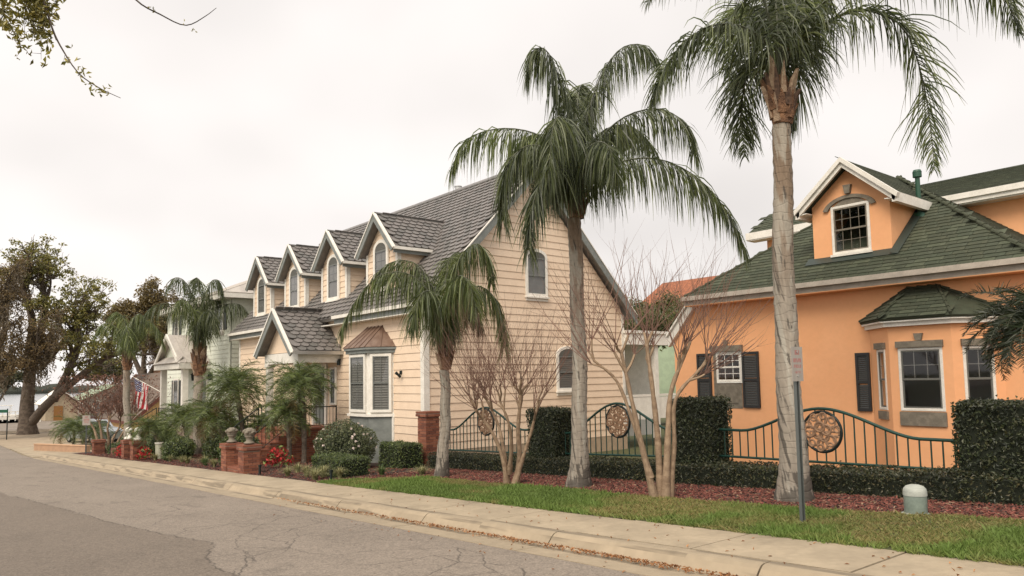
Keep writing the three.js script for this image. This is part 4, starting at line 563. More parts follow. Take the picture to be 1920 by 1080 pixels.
// ------------------------------------------------------------------ houses and boats by the water
{
  const H = thing('lakeside_pavilion', 'cream boathouse with white gabled roof seen under the oak', 'boathouse');
  mesh('wall', slab([[-94, -2, -3.0], [-94, -2, -6.6], [-94, 0.3, -6.6], [-94, 1.7, -4.8], [-94, 0.3, -3.0]], [-7, 0, 0]), mottled([0.42, 0.34, 0.23], [0.36, 0.29, 0.2], 1.5, 0.8), H); mesh('roof', [panel([[-101.4, 0.2, -2.5], [-93.6, 0.2, -2.5], [-93.6, 2.0, -4.8], [-101.4, 2.0, -4.8]], 0.1), panel([[-93.6, 0.2, -7.1], [-101.4, 0.2, -7.1], [-101.4, 2.0, -4.8], [-93.6, 2.0, -4.8]], 0.1)], M.white, H); mesh('door', box2(-93.98, -93.9, -2, 0.0, -4.9, -3.9), std([0.26, 0.12, 0.03], 0.7), H);
  const F = thing('dock', 'dark timber dock with white railing by the lake', 'dock'); mesh('dock_deck', box2(-97, -92, -1.95, -1.6, 3, -2.4 + 1), M.bark, F); mesh('dock_rail', [box2(-92.1, -92, -0.55, -0.45, -2.2, 3), box2(-92.1, -92, -1.1, -1.02, -2.2, 3)], M.white, F); for (let z = -2.2; z < 3.1; z += 0.65) mesh('dock_post', box2(-92.12, -92, -1.9, -0.5, z - 0.06, z + 0.06), M.white, F);
  const G = thing('green_roofed_house', 'distant house with pale green metal roof beside the boathouse', 'house'); mesh('wall', slab([[-104, -2, -9], [-104, -2, -17], [-104, 0.6, -17], [-104, 2.4, -13], [-104, 0.6, -9]], [-9, 0, 0]), mottled([0.4, 0.36, 0.3], [0.34, 0.3, 0.25], 2, 0.8), G); mesh('roof', [panel([[-113.5, 0.5, -8.3], [-103.5, 0.5, -8.3], [-103.5, 2.7, -13], [-113.5, 2.7, -13]], 0.12), panel([[-103.5, 0.5, -17.7], [-113.5, 0.5, -17.7], [-113.5, 2.7, -13], [-103.5, 2.7, -13]], 0.12)], mottled([0.34, 0.42, 0.28], [0.28, 0.36, 0.24], 2, 0.6), G); for (const z of [-10.5, -13, -15.5]) windowUnit(G, [-103.98, -0.6, z], HP, 0.8, 0.9, { cols: 1, rows: 1, sill: false });
  const Bt = (n, x, z, l) => { const o = thing('moored_boat', n, 'boat', [x, -1.85, z], 0, 'boats moored at the dock'); const s = new THREE.Shape([[-l / 2, -0.8], [l * 0.3, -0.8], [l / 2, 0], [l * 0.3, 0.8], [-l / 2, 0.8]].map((p) => new THREE.Vector2(...p))); mesh('hull', new THREE.ExtrudeGeometry(s, { depth: 0.7, bevelEnabled: true, bevelSize: 0.1, bevelThickness: 0.1 }).rotateX(-HP).rotateY(HP), M.white, o); mesh('canopy', [bx(1.5, 0.06, l * 0.5, 0, 2.0, 0), bx(0.05, 1.2, 0.05, -0.7, 1.4, l * 0.2), bx(0.05, 1.2, 0.05, 0.7, 1.4, l * 0.2), bx(0.05, 1.2, 0.05, -0.7, 1.4, -l * 0.2), bx(0.05, 1.2, 0.05, 0.7, 1.4, -l * 0.2)], M.white, o); };
  Bt('white canopied boat moored beyond the dock railing', -99.5, 1.2, 5); Bt('white canopied boat moored beside the oak trunk', -101, 6.5, 6);
  const K = thing('red_roofed_house', 'pale green house with orange tile roof showing between the two large houses', 'house'); mesh('wall', slab([[-6, 0, -26], [-6, 0, -33], [-6, 6.4, -33], [-6, 8.6, -29.5], [-6, 6.4, -26]], [-9, 0, 0]), mottled([0.42, 0.52, 0.36], [0.37, 0.46, 0.32], 2, 0.8), K);
  mesh('roof', [panel([[-15.5, 6.3, -25.4], [-5.5, 6.3, -25.4], [-5.5, 8.9, -29.5], [-15.5, 8.9, -29.5]], 0.15), panel([[-5.5, 6.3, -33.6], [-15.5, 6.3, -33.6], [-15.5, 8.9, -29.5], [-5.5, 8.9, -29.5]], 0.15), panel([[-9, 5.6, -22.5], [-4.6, 5.6, -22.5], [-5.5, 7.2, -26], [-9, 7.2, -26]], 0.15)], mottled([0.34, 0.12, 0.055], [0.24, 0.085, 0.04], 1.2, 0.85, { bump: 0.03 }), K);
  mesh('lower_wall', box2(-8.8, -5.2, 0, 5.6, -26, -23), mottled([0.36, 0.45, 0.31], [0.31, 0.39, 0.27], 2, 0.8), K);
}

// ------------------------------------------------------------------ foliage helpers
function leafGeo(list) {                     // list of {p, n, s, c, w}: folded leaf blades
  const pos = [], col = [], a = V(0, 0, 0), b = V(0, 0, 0), d = V(0, 0, 0);
  for (const q of list) {
    const n = q.n; a.set(R() - 0.5, R() - 0.5, R() - 0.5); d.copy(a).addScaledVector(n, -a.dot(n)).normalize(); b.copy(d).cross(n).normalize();
    const l = q.s, w = l * (q.w || 0.45), P = q.p, lift = l * 0.18, m = (u, v, h) => [P.x + d.x * u + b.x * v + n.x * h, P.y + d.y * u + b.y * v + n.y * h, P.z + d.z * u + b.z * v + n.z * h];
    const A = m(-l / 2, 0, 0), B = m(0, w / 2, lift), T = m(l / 2, 0, 0), D = m(0, -w / 2, lift);
    pos.push(...A, ...D, ...T, ...A, ...T, ...B); for (let i = 0; i < 6; i++) col.push(...q.c);
  }
  const g = rawGeo(pos); g.setAttribute('color', new THREE.Float32BufferAttribute(col, 3)); return boxUV(g);
}
const DIR = () => { const z = rr(-1, 1), t = rr(0, 6.2832), r = Math.sqrt(1 - z * z); return V(r * Math.cos(t), z, r * Math.sin(t)); };
const GREENS = { hedge: [[0.021, 0.034, 0.014], [0.057, 0.076, 0.025], [0.098, 0.098, 0.040]], box: [[0.049, 0.082, 0.023], [0.114, 0.162, 0.041], [0.194, 0.227, 0.056]], camellia: [[0.060, 0.084, 0.036], [0.140, 0.170, 0.070], [0.240, 0.250, 0.120]], oak: [[0.12, 0.125, 0.026], [0.23, 0.22, 0.045], [0.36, 0.31, 0.07]], brown: [[0.13, 0.088, 0.034], [0.22, 0.15, 0.055], [0.29, 0.205, 0.08]] };
const pick = (p, bias = 1) => { const t = Math.pow(R(), bias) * (p.length - 1), i = Math.min(p.length - 2, Math.floor(t)); return sc(mix(p[i], p[i + 1], t - i), rr(0.75, 1.25)); };
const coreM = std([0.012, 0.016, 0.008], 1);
function hedgeBox(o, w, h, d, { den = 1500, size = 0.045, pal = GREENS.hedge, bump = 0.06, bend = null, round = 0.06 } = {}) {   // clipped hedge standing on the group's origin
  const bend_ = bend || (() => 0), core = new THREE.BoxGeometry(w - 0.12, h - 0.06, d - 0.12, Math.max(1, Math.ceil(w)), 1, 1).translate(0, (h - 0.06) / 2, 0); { const p = core.attributes.position; for (let i = 0; i < p.count; i++) p.setY(i, p.getY(i) + bend_(p.getX(i))); core.computeVertexNormals(); }
  mesh('inner_twigs', flat(core), coreM, o);
  const L = [], faces = [[w * d, 'top'], [w * h, 'f'], [w * h, 'b'], [d * h, 'l'], [d * h, 'r']];
  for (const [area, k] of faces) for (let i = 0; i < area * den * (k === 'b' ? 0.4 : 1); i++) {
    let x = rr(-w / 2, w / 2), y = rr(0, h), z = rr(-d / 2, d / 2); const n = V(0, 0, 0); if (k === 'top') { y = h; n.y = 1; } if (k === 'f') { z = d / 2; n.z = 1; } if (k === 'b') { z = -d / 2; n.z = -1; } if (k === 'l') { x = -w / 2; n.x = -1; } if (k === 'r') { x = w / 2; n.x = 1; }
    const ex = Math.max(0, Math.abs(x) - (w / 2 - round)), ez = Math.max(0, Math.abs(z) - (d / 2 - round)), ey = Math.max(0, y - (h - round)), pull = Math.max(0, Math.hypot(ex, ey, ez) - round);
    const q = V(x, y, z).addScaledVector(n, bump * 2 * (fbm((x + z) * 3.1 + 7, y * 3.1 + (k === 'top' ? z * 3 : 0), 3, 17) - 0.5) - Math.pow(R(), 2) * 0.09 - pull + (R() < 0.06 ? R() * 0.06 : 0)); q.y += bend_(x);
    L.push({ p: q, n: DIR().addScaledVector(n, 0.9).normalize(), s: size * rr(0.55, 1.45), c: sc(pick(pal, 1.4), 0.6 + 0.9 * fbm(x * 2.3 + z, y * 3 + z * 2, 3, 63)), w: 0.5 });
  }
  mesh('foliage', leafGeo(L), M.leafVC, o, true);
}
function shrub(o, rx, ry, rz, { den = 900, size = 0.06, pal = GREENS.camellia, lump = 0.26, flowers = 0, y0 = 0.75, thin = 0.25 } = {}) {
  const cy = ry * y0; mesh('inner_twigs', new THREE.IcosahedronGeometry(1, 2).scale(rx * 0.72, ry * 0.72, rz * 0.72).translate(0, cy, 0), coreM, o);
  const n = Math.round(4 * Math.PI * rx * ry * den), L = [], F = [];
  for (let i = 0; i < n; i++) { const d = DIR(); if (d.y < -0.75) continue; const k = 1 + lump * 2 * (fbm(d.x * 2.6 + 5, d.y * 2.6 + d.z * 2.2 + 9, 4, 29) - 0.5) - Math.pow(R(), 2) * thin + (R() < 0.04 ? R() * 0.1 : 0); const p = V(d.x * rx * k, cy + d.y * ry * k, d.z * rz * k); if (p.y < 0) continue; L.push({ p, n: DIR().addScaledVector(d, 0.8).normalize(), s: size * rr(0.6, 1.3), c: pick(pal, 1.3), w: 0.5 }); }
  mesh('foliage', leafGeo(L), M.leafVC, o, true);
  if (flowers) { for (let i = 0; i < flowers; i++) { const d = DIR(); d.y = Math.abs(d.y) * 0.8; d.normalize(); const p = V(d.x * rx * 1.01, cy + d.y * ry * 1.01, d.z * rz * 1.01), f = []; for (let k = 0; k < 9; k++) f.push({ p: p.clone().add(DIR().multiplyScalar(0.018)), n: DIR().addScaledVector(d, 1.2).normalize(), s: rr(0.035, 0.06), c: sc([0.72, 0.62, 0.56], rr(0.75, 1.1)), w: 0.8 }); F.push(leafGeo(f)); } F.forEach((g) => mesh('blossom', g, M.vc, o, true)); }
}
function tuftGrass(o, r, h, n, c1, c2) {         // fountain of strap leaves
  const pos = [], col = []; for (let i = 0; i < n; i++) { const an = rr(0, 6.283), out = rr(0.15, 1) * r, hh = h * rr(0.6, 1.1), w = rr(0.004, 0.009), x0 = Math.cos(an) * r * 0.15 * R(), z0 = Math.sin(an) * r * 0.15 * R(), c = sc(mix(c1, c2, R()), rr(0.8, 1.2)), sx = -Math.sin(an) * w, sz = Math.cos(an) * w; let pl = null; for (let k = 0; k <= 4; k++) { const t = k / 4, y = hh * (1.55 * t - 0.85 * t * t * (0.6 + out / r * 0.7)), e = out * t * t * 0.9 + out * t * 0.15, ww = 1 - t * 0.85, a = [x0 + Math.cos(an) * e - sx * ww, y, z0 + Math.sin(an) * e - sz * ww], b = [x0 + Math.cos(an) * e + sx * ww, y, z0 + Math.sin(an) * e + sz * ww]; if (pl) { pos.push(...pl[0], ...pl[1], ...b, ...pl[0], ...b, ...a); for (let q = 0; q < 6; q++) col.push(...c); } pl = [a, b]; } }
  const g = rawGeo(pos); g.setAttribute('color', new THREE.Float32BufferAttribute(col, 3)); mesh('blades', boxUV(g), M.vc, o, true);
}
// ------------------------------------------------------------------ palms
function frondGeo(ctrl, { n = 150, len = 0.62, width = 0.026, droop = 0.9, cols, lift = 0.25, start = 0.14, stiff = 0.12, r0 = 0.024 }) {
  const cv = new THREE.CatmullRomCurve3(ctrl.map((p) => V(...p)), false, 'centripetal'), pos = [], col = [], N = 18, pts = [], rad = [];
  for (let i = 0; i <= N; i++) { pts.push(cv.getPoint(i / N)); rad.push(r0 * (1 - 0.85 * i / N)); }
  const down = V(0, -1, 0), stem = loftTube(pts, rad, 5);
  const tone = rr(0.85, 1.15), lean = rr(-0.15, 0.15);
  for (let i = 0; i < n; i++) for (const s of [-1, 1]) {
    const t = start + (1 - start) * Math.pow((i + R() * 0.8) / n, 0.92), p = cv.getPoint(Math.min(t, 1)), tg = cv.getTangent(Math.min(t, 0.999));
    const side = tg.clone().cross(V(0, 1, 0.001)); if (side.lengthSq() < 0.02) side.set(1, 0, 0.3); side.normalize().multiplyScalar(s); const upv = side.clone().cross(tg).multiplyScalar(s).normalize(); if (upv.y < 0) upv.negate();
    const e = clamp(Math.sin(Math.PI * clamp(0.16 + 0.80 * t)) * 1.15, droop > 0.85 ? 0.5 : 0.25, 1), l = len * e * rr(0.6, 1.15) * (0.85 + 0.3 * vnoise(t * 9, s * 3 + tone * 40, 5)), w = width * (0.6 + 0.4 * e) * rr(0.8, 1.2);
    const d0 = side.clone().multiplyScalar(rr(0.7, 1.1)).addScaledVector(tg, rr(0.25, 0.75)).addScaledVector(upv, (R() < 0.3 ? rr(0.5, 1.5) : lift * rr(-0.6, 1.6)) + lean).normalize();
    const dr = clamp(droop * rr(0.7, 1.2)), sf = stiff * rr(-0.6, 1.2), c = sc(pick(cols, 1.2), tone), q = p.clone(), ax = V(rr(-1, 1), rr(-0.2, 0.2), rr(-1, 1)).normalize(); let pl = null;
    const seg = 4; for (let k = 0; k <= seg; k++) {
      const f = k / seg, wd = clamp((sf + (1 - sf) * Math.pow(f, droop > 0.85 ? 0.32 : 0.6)) * dr), dir = d0.clone().multiplyScalar(1 - wd).addScaledVector(down, wd).normalize();
      if (k) q.addScaledVector(dir, l / seg);
      const wv = dir.clone().cross(ax).normalize().multiplyScalar(w / 2 * (f < 0.15 ? 0.7 : 1 - Math.pow(f, 2.2) * 0.9)), a = q.clone().sub(wv), b = q.clone().add(wv);
      if (pl) { pos.push(...pl[0], ...pl[1], b.x, b.y, b.z, ...pl[0], b.x, b.y, b.z, a.x, a.y, a.z); for (let z = 0; z < 6; z++) col.push(...c); } pl = [[a.x, a.y, a.z], [b.x, b.y, b.z]];
    }
  }
  const g = rawGeo(pos); g.setAttribute('color', new THREE.Float32BufferAttribute(col, 3)); boxUV(g);
  const sg = flat(stem), cc = new Float32Array(sg.attributes.position.count * 3); for (let i = 0; i < cc.length; i += 3) { cc[i] = 0.10; cc[i + 1] = 0.11; cc[i + 2] = 0.05; } sg.setAttribute('color', new THREE.BufferAttribute(cc, 3));
  return mergeGeometries([g, sg]);
}
function trunkMat(seed, lichen) {          // one map over eight metres of trunk: leaf scar rings, stains, lichen, flaking dark foot
  const ringAt = (u, y) => { const rg = (fbm(u * 5, y * 5, 3, seed) - 0.5) * 0.9 + 0.5 * fbm(2, y * 2.3, 2, seed + 6), f = ((y * 8.5 + rg * 1.3) % 1 + 1) % 1; return sm(0.0, 0.16, f) * (1 - 0.25 * f) * (0.75 + 0.25 * sm(0.3, 0.6, fbm(u * 9, y * 11, 2, seed + 1))); };
  const W = (u) => u;
  const f = (u, v) => { const y = v * 8, a = u * 6.2832, cx = Math.cos(a), cz = Math.sin(a), st = fbm(cx * 5 + 9, y * 2.2 + cz * 3, 4, seed + 3), l = sm(0.5, 0.66, fbm(cx * 2 + 5, y * 2.6 + cz * 2, 4, seed + 9)), up = sm(2.6, 4.8, y + 1.2 * (fbm(cx + 3, y, 3, seed + 4) - 0.5)); let c = mix(mix([0.235, 0.20, 0.16], [0.35, 0.31, 0.255], st), mix([0.15, 0.105, 0.07], [0.25, 0.185, 0.13], st), up); c = sc(c, 0.82 + 0.2 * ringAt(W(u), y)); c = mix(c, [0.40, 0.385, 0.33], l * 0.5 * lichen); const foot = sm(0.52, 0.62, fbm(cx * 4 + 7, y * 7 + cz * 4, 4, seed + 15) + 0.42 * (1 - sm(0.05, 0.8, y)) - 0.12); c = mix(c, [0.055, 0.048, 0.04], foot * 0.8); return sc(c, 0.8 + 0.4 * fbm(cx * 9 + 3, y * 16 + cz * 9, 3, seed + 5)); };
  return std(W1, 0.92, { map: tex(128, 1024, f, [1, 1 / 8]), bumpMap: tex(64, 1024, (u, v) => { const y = v * 8, q = ringAt(u, y) * 0.7 + 0.3 * fbm(u * 20, y * 14, 3, seed + 2); return [q, q, q]; }, [1, 1 / 8], true), bumpScale: 0.009 });
}
const palmGreen = [[0.035, 0.052, 0.017], [0.094, 0.124, 0.035], [0.177, 0.206, 0.065]], palmLight = [[0.059, 0.085, 0.021], [0.153, 0.201, 0.050], [0.260, 0.295, 0.088]], pygmyGreen = [[0.047, 0.077, 0.019], [0.142, 0.201, 0.045], [0.260, 0.307, 0.083]];
const TM = [trunkMat(3, 1), trunkMat(8, 0.5)], bootM = mottled([0.22, 0.115, 0.06], [0.10, 0.05, 0.028], 0.5, 0.95, { bump: 0.02 }), bootL = mottled([0.34, 0.25, 0.17], [0.22, 0.14, 0.09], 0.4, 0.9, { bump: 0.01 });
const bootD = mottled([0.12, 0.07, 0.045], [0.055, 0.032, 0.022], 0.3, 0.95, { size: 64 });
function queenPalm(label, p, heart, rB, rT, fr, o = {}) {
  const g = thing('queen_palm', label, 'palm tree', p, TURN, 'queen palms along the street'), [hx, hy] = heart, pts = [], rad = [], nb = hy - (o.boot || 0.55);
  for (let i = 0; i <= 60; i++) { const t = i / 60, y = t * nb; pts.push(V(hx * t + 0.03 * Math.sin(t * 5 + rB * 40) + 0.012 * Math.sin(t * 17), y - (i ? 0 : 0.15), 0.015 * Math.sin(t * 11))); rad.push((rB + (rT - rB) * Math.pow(t, 0.75)) * (1 + (o.flare || 0.45) * Math.exp(-y * 3.2)) + 0.006 * Math.sin(i * 2.7) + 0.004 * (R() - 0.5)); }
  mesh('trunk', loftTube(pts, rad, 20), TM[o.tm || 0], g, true);
  // fibrous leaf bases
  const bp = [], br = []; for (let i = 0; i <= 14; i++) { const t = i / 14; bp.push(V(hx, nb + t * (o.boot || 0.55), 0)); br.push(rT * (1.05 + 0.32 * Math.sin(Math.min(1, t * 1.5) * 1.7) - 0.62 * t * t) + 0.012 * (R() - 0.5)); }
  mesh('leaf_sheath', loftTube(bp, br, 14), bootM, g);
  for (let i = 0; i < 24; i++) { const an = i * 2.4, y0 = nb + 0.0 + i / 24 * (o.boot || 0.55) * 0.75, r = rT * (1.12 + 0.22 * Math.sin(i / 24 * 3)), dx = Math.cos(an), dz = Math.sin(an), h = rr(0.2, 0.46) * (o.bs || 1), ww = rT * rr(0.3, 0.62); const P = (s, y, e) => [hx + dx * (r + e) - dz * s, y, dz * (r + e) + dx * s]; const out = rT * (i % 4 === 0 ? 0.95 : rr(0.2, 0.6)); mesh('leaf_base', [slab([P(-ww, y0, 0), P(ww, y0, 0), P(ww * 0.7, y0 + h * 0.6, out * 0.35), P(ww * rr(-0.3, 0.3), y0 + h, out), P(-ww * 0.55, y0 + h * 0.7, out * 0.45)], [-dx * 0.05, 0, -dz * 0.05])], [bootM, bootL, bootD][i % 3], g); }
  fr.forEach((f, i) => { const k = o.fr || {}; mesh('frond', frondGeo([[hx, hy - 0.15, 0], ...f], { cols: i === o.dead ? [[0.09, 0.07, 0.03], [0.2, 0.145, 0.06]] : i % 5 === 4 ? palmLight : (o.cols || palmGreen), ...k }), M.leafVC, g, true); });
  return g;
}
function featherPalm(label, p, stems, o = {}) {        // pygmy date palm: slim dark trunks with dense arching crowns
  const g = thing('date_palm', label, 'palm tree', p, TURN, 'small date palms');
  stems.forEach(([bxx, bz, tx, ty, tz, L, n]) => {
    const pts = [], rad = []; for (let i = 0; i <= 16; i++) { const t = i / 16; pts.push(V(bxx + (tx - bxx) * t + 0.06 * Math.sin(t * 3.1), t * ty - 0.1 * (i === 0), bz + (tz - bz) * t)); rad.push((0.07 + 0.035 * t * t) * (o.tr || 1) + (i % 2) * 0.012); }
    mesh('trunk', loftTube(pts, rad, 9), M.bark, g);
    for (let i = 0; i < n; i++) { const az = i * 2.39996 + 0.4, e = 1.35 - 1.75 * Math.pow((i + 0.5) / n, 0.8), l = L * rr(0.82, 1.1), c = [[tx, ty, tz]], dx = Math.cos(az), dz = Math.sin(az); let x = 0, y = 0, a = e; for (let k = 1; k <= 5; k++) { x += Math.cos(a) * l / 5; y += Math.sin(a) * l / 5; a -= rr(0.28, 0.42); c.push([tx + dx * x, ty + y, tz + dz * x]); } const old = i > n * 0.86 && R() < (o.yellow || 0.4); mesh('frond', frondGeo(c, { n: o.n || 64, len: 0.25 * L, width: 0.013, droop: 0.34, lift: 0.35, start: 0.12, stiff: 0.02, r0: 0.012, cols: old ? [[0.16, 0.10, 0.03], [0.24, 0.17, 0.05]] : (o.cols || pygmyGreen) }), M.leafVC, g, true); }
  });
  return g;
}
// ------------------------------------------------------------------ bare crepe myrtles
function myrtle(label, p, stems, o = {}) {
  const g = thing('crepe_myrtle', label, 'tree', p, TURN, o.group), S = o.len || 1.7;
  for (const st of stems) {
    const cv = new THREE.CatmullRomCurve3(st.p.map((q) => V(...q))), pts = [], rad = []; for (let i = 0; i <= 14; i++) { const t = i / 14; pts.push(cv.getPoint(t)); rad.push(st.r * (1 - 0.5 * t) * (1 + 0.5 * Math.exp(-t * 9)) + 0.004 * Math.sin(i * 1.9)); }
    mesh('stem', loftTube(pts, rad, 9), M.myrtle, g);
    const tw = [], bs = [], end = pts[14], base = cv.getTangent(1);
    const shoot = (q, d, l, r, lev) => { const P = [q.clone()], Rr = [r]; let c = q.clone(), dd = d.clone(); const n = 6; for (let i = 1; i <= n; i++) { dd.add(V(rr(-0.09, 0.09), rr(0.0, 0.12), rr(-0.09, 0.09))).normalize(); c = c.clone().addScaledVector(dd, l / n); P.push(c); Rr.push(r * (1 - 0.8 * i / n)); } tw.push(loftTube(P, Rr, 4, false)); if (lev) { const k = Math.round(rr(2, 4.5)); for (let i = 0; i < k; i++) { const j = 1 + Math.floor(R() * 5); shoot(P[j], dd.clone().add(DIR().multiplyScalar(0.75)).normalize(), l * rr(0.25, 0.5), Rr[j] * 0.7, lev - 1); } } };
    for (let b = 0; b < (st.n || 4); b++) { const d = base.clone().add(DIR().multiplyScalar(0.75)).normalize(); d.y = Math.abs(d.y) * 0.7 + 0.35; d.normalize(); const l = rr(0.18, 0.5) * S * 0.45, q = (b % 2 ? pts[12] : end).clone(), e = q.clone().addScaledVector(d, l); bs.push(loftTube([q, q.clone().lerp(e, 0.5).add(V(rr(-0.03, 0.03), 0, rr(-0.03, 0.03))), e], [st.r * 0.5, st.r * 0.42, st.r * 0.4], 7)); for (let k = 0; k < (st.k || 5); k++) { const dd = d.clone().add(DIR().multiplyScalar(o.spread || 0.6)); dd.y = Math.abs(dd.y) * 0.8 + 0.45; shoot(e, dd.normalize(), S * rr(0.55, 1.1), rr(0.007, 0.011) * (o.tk || 1), o.lev || 1); } }
    mesh('knuckle', bs, M.myrtle, g); mesh('shoots', tw, M.twig, g);
    if (o.seed) { const L = []; for (let i = 0; i < o.seed; i++) { const q = end.clone().add(V(rr(-1.1, 1.1), rr(0.2, 1.6), rr(-1.1, 1.1)).multiplyScalar(S * 0.7)); L.push({ p: q, n: DIR(), s: rr(0.08, 0.2), c: pick([[0.10, 0.045, 0.03], [0.25, 0.12, 0.075]]), w: 0.3 }); } mesh('dry_seed_heads', leafGeo(L), M.vc, g, true); }
  }
  return g;
}
// ------------------------------------------------------------------ broad trees
function broadTree(name, label, p, trunk, limbs, o) {
  const g = thing(name, label, 'tree', p, 0, o.group), leaves = [], wood = [];
  const tube = (pts, r0, r1, seg = 8, parentGeo = wood) => { const cv = new THREE.CatmullRomCurve3(pts), n = 10, P = [], Q = []; for (let i = 0; i <= n; i++) { P.push(cv.getPoint(i / n)); Q.push(r0 + (r1 - r0) * i / n); } parentGeo.push(loftTube(P, Q, seg)); return cv; };
  const clump = (c, r, n) => { for (let i = 0; i < n; i++) { const d = DIR().multiplyScalar(Math.cbrt(R())); leaves.push({ p: V(c.x + d.x * r, c.y + d.y * r * 0.62, c.z + d.z * r), n: DIR().add(V(0, 0.5, 0)).normalize(), s: o.leaf * rr(0.6, 1.4), c: sc(pick(o.pal, 1), o.tone || 1), w: o.lw || 0.5 }); } };
  const grow = (a, d, l, r, lev) => { const pts = [a.clone()]; let c = a.clone(), dd = d.clone(); for (let i = 0; i < 4; i++) { dd.add(V(rr(-0.4, 0.4), rr(-0.22, 0.34), rr(-0.4, 0.4))).normalize(); c = c.clone().addScaledVector(dd, l / 4); pts.push(c); } const cv = tube(pts, r, r * 0.45, lev > 1 ? 6 : 4); if (lev > 0) { const k = lev > 1 ? 5 : 4; for (let i = 0; i < k; i++) grow(cv.getPoint(rr(0.3, 1)), dd.clone().add(DIR().multiplyScalar(1.1)).add(V(0, o.up ?? 0.2, 0)).normalize(), l * rr(0.45, 0.75), r * 0.5, lev - 1); } else { for (let i = 0; i < (o.cl || 2); i++) if (R() < (o.keep || 0.9)) clump(cv.getPoint(rr(0.4, 1)), o.clump * rr(0.6, 1.3), o.n); } if (lev <= 1 && o.moss && R() < o.moss) { for (let s = 0; s < 3; s++) { const q = cv.getPoint(R()), h = rr(0.8, 2.6); for (let i = 0; i < 26; i++) leaves.push({ p: V(q.x + rr(-0.16, 0.16) * (1 - i / 30), q.y - h * i / 26, q.z + rr(-0.16, 0.16)), n: V(rr(-1, 1), 0.1, rr(-1, 1)).normalize(), s: rr(0.25, 0.5), c: sc([0.25, 0.2, 0.13], rr(0.6, 1.2)), w: 0.16 }); } } };
  const tw = []; { const P = trunk.map((q) => V(q[0], q[1], q[2])), cv = new THREE.CatmullRomCurve3(P), pts = [], rad = []; for (let i = 0; i <= 16; i++) { const t = i / 16; pts.push(cv.getPoint(t)); rad.push(o.r * (1 - 0.35 * t) * (1 + 0.5 * Math.exp(-t * 7))); } mesh('trunk', loftTube(pts, rad, 14), M.bark, g); }
  for (const l of limbs) { const cv = tube(l.p.map((q) => V(...q)), l.r, l.r * 0.35, 9); for (let i = 0; i < (l.n || 7); i++) { const t = rr(l.t0 ?? 0.3, 1), d = cv.getTangent(t).add(DIR().multiplyScalar(1.0)).add(V(0, 0.45, 0)).normalize(); grow(cv.getPoint(t), d, (l.l || 4) * rr(0.6, 1.1), l.r * 0.32, l.lev ?? 2); } }
  mesh('branches', wood, M.bark, g); const fol = mesh('crown', leafGeo(leaves), M.leafVC, g, true); return g;
}
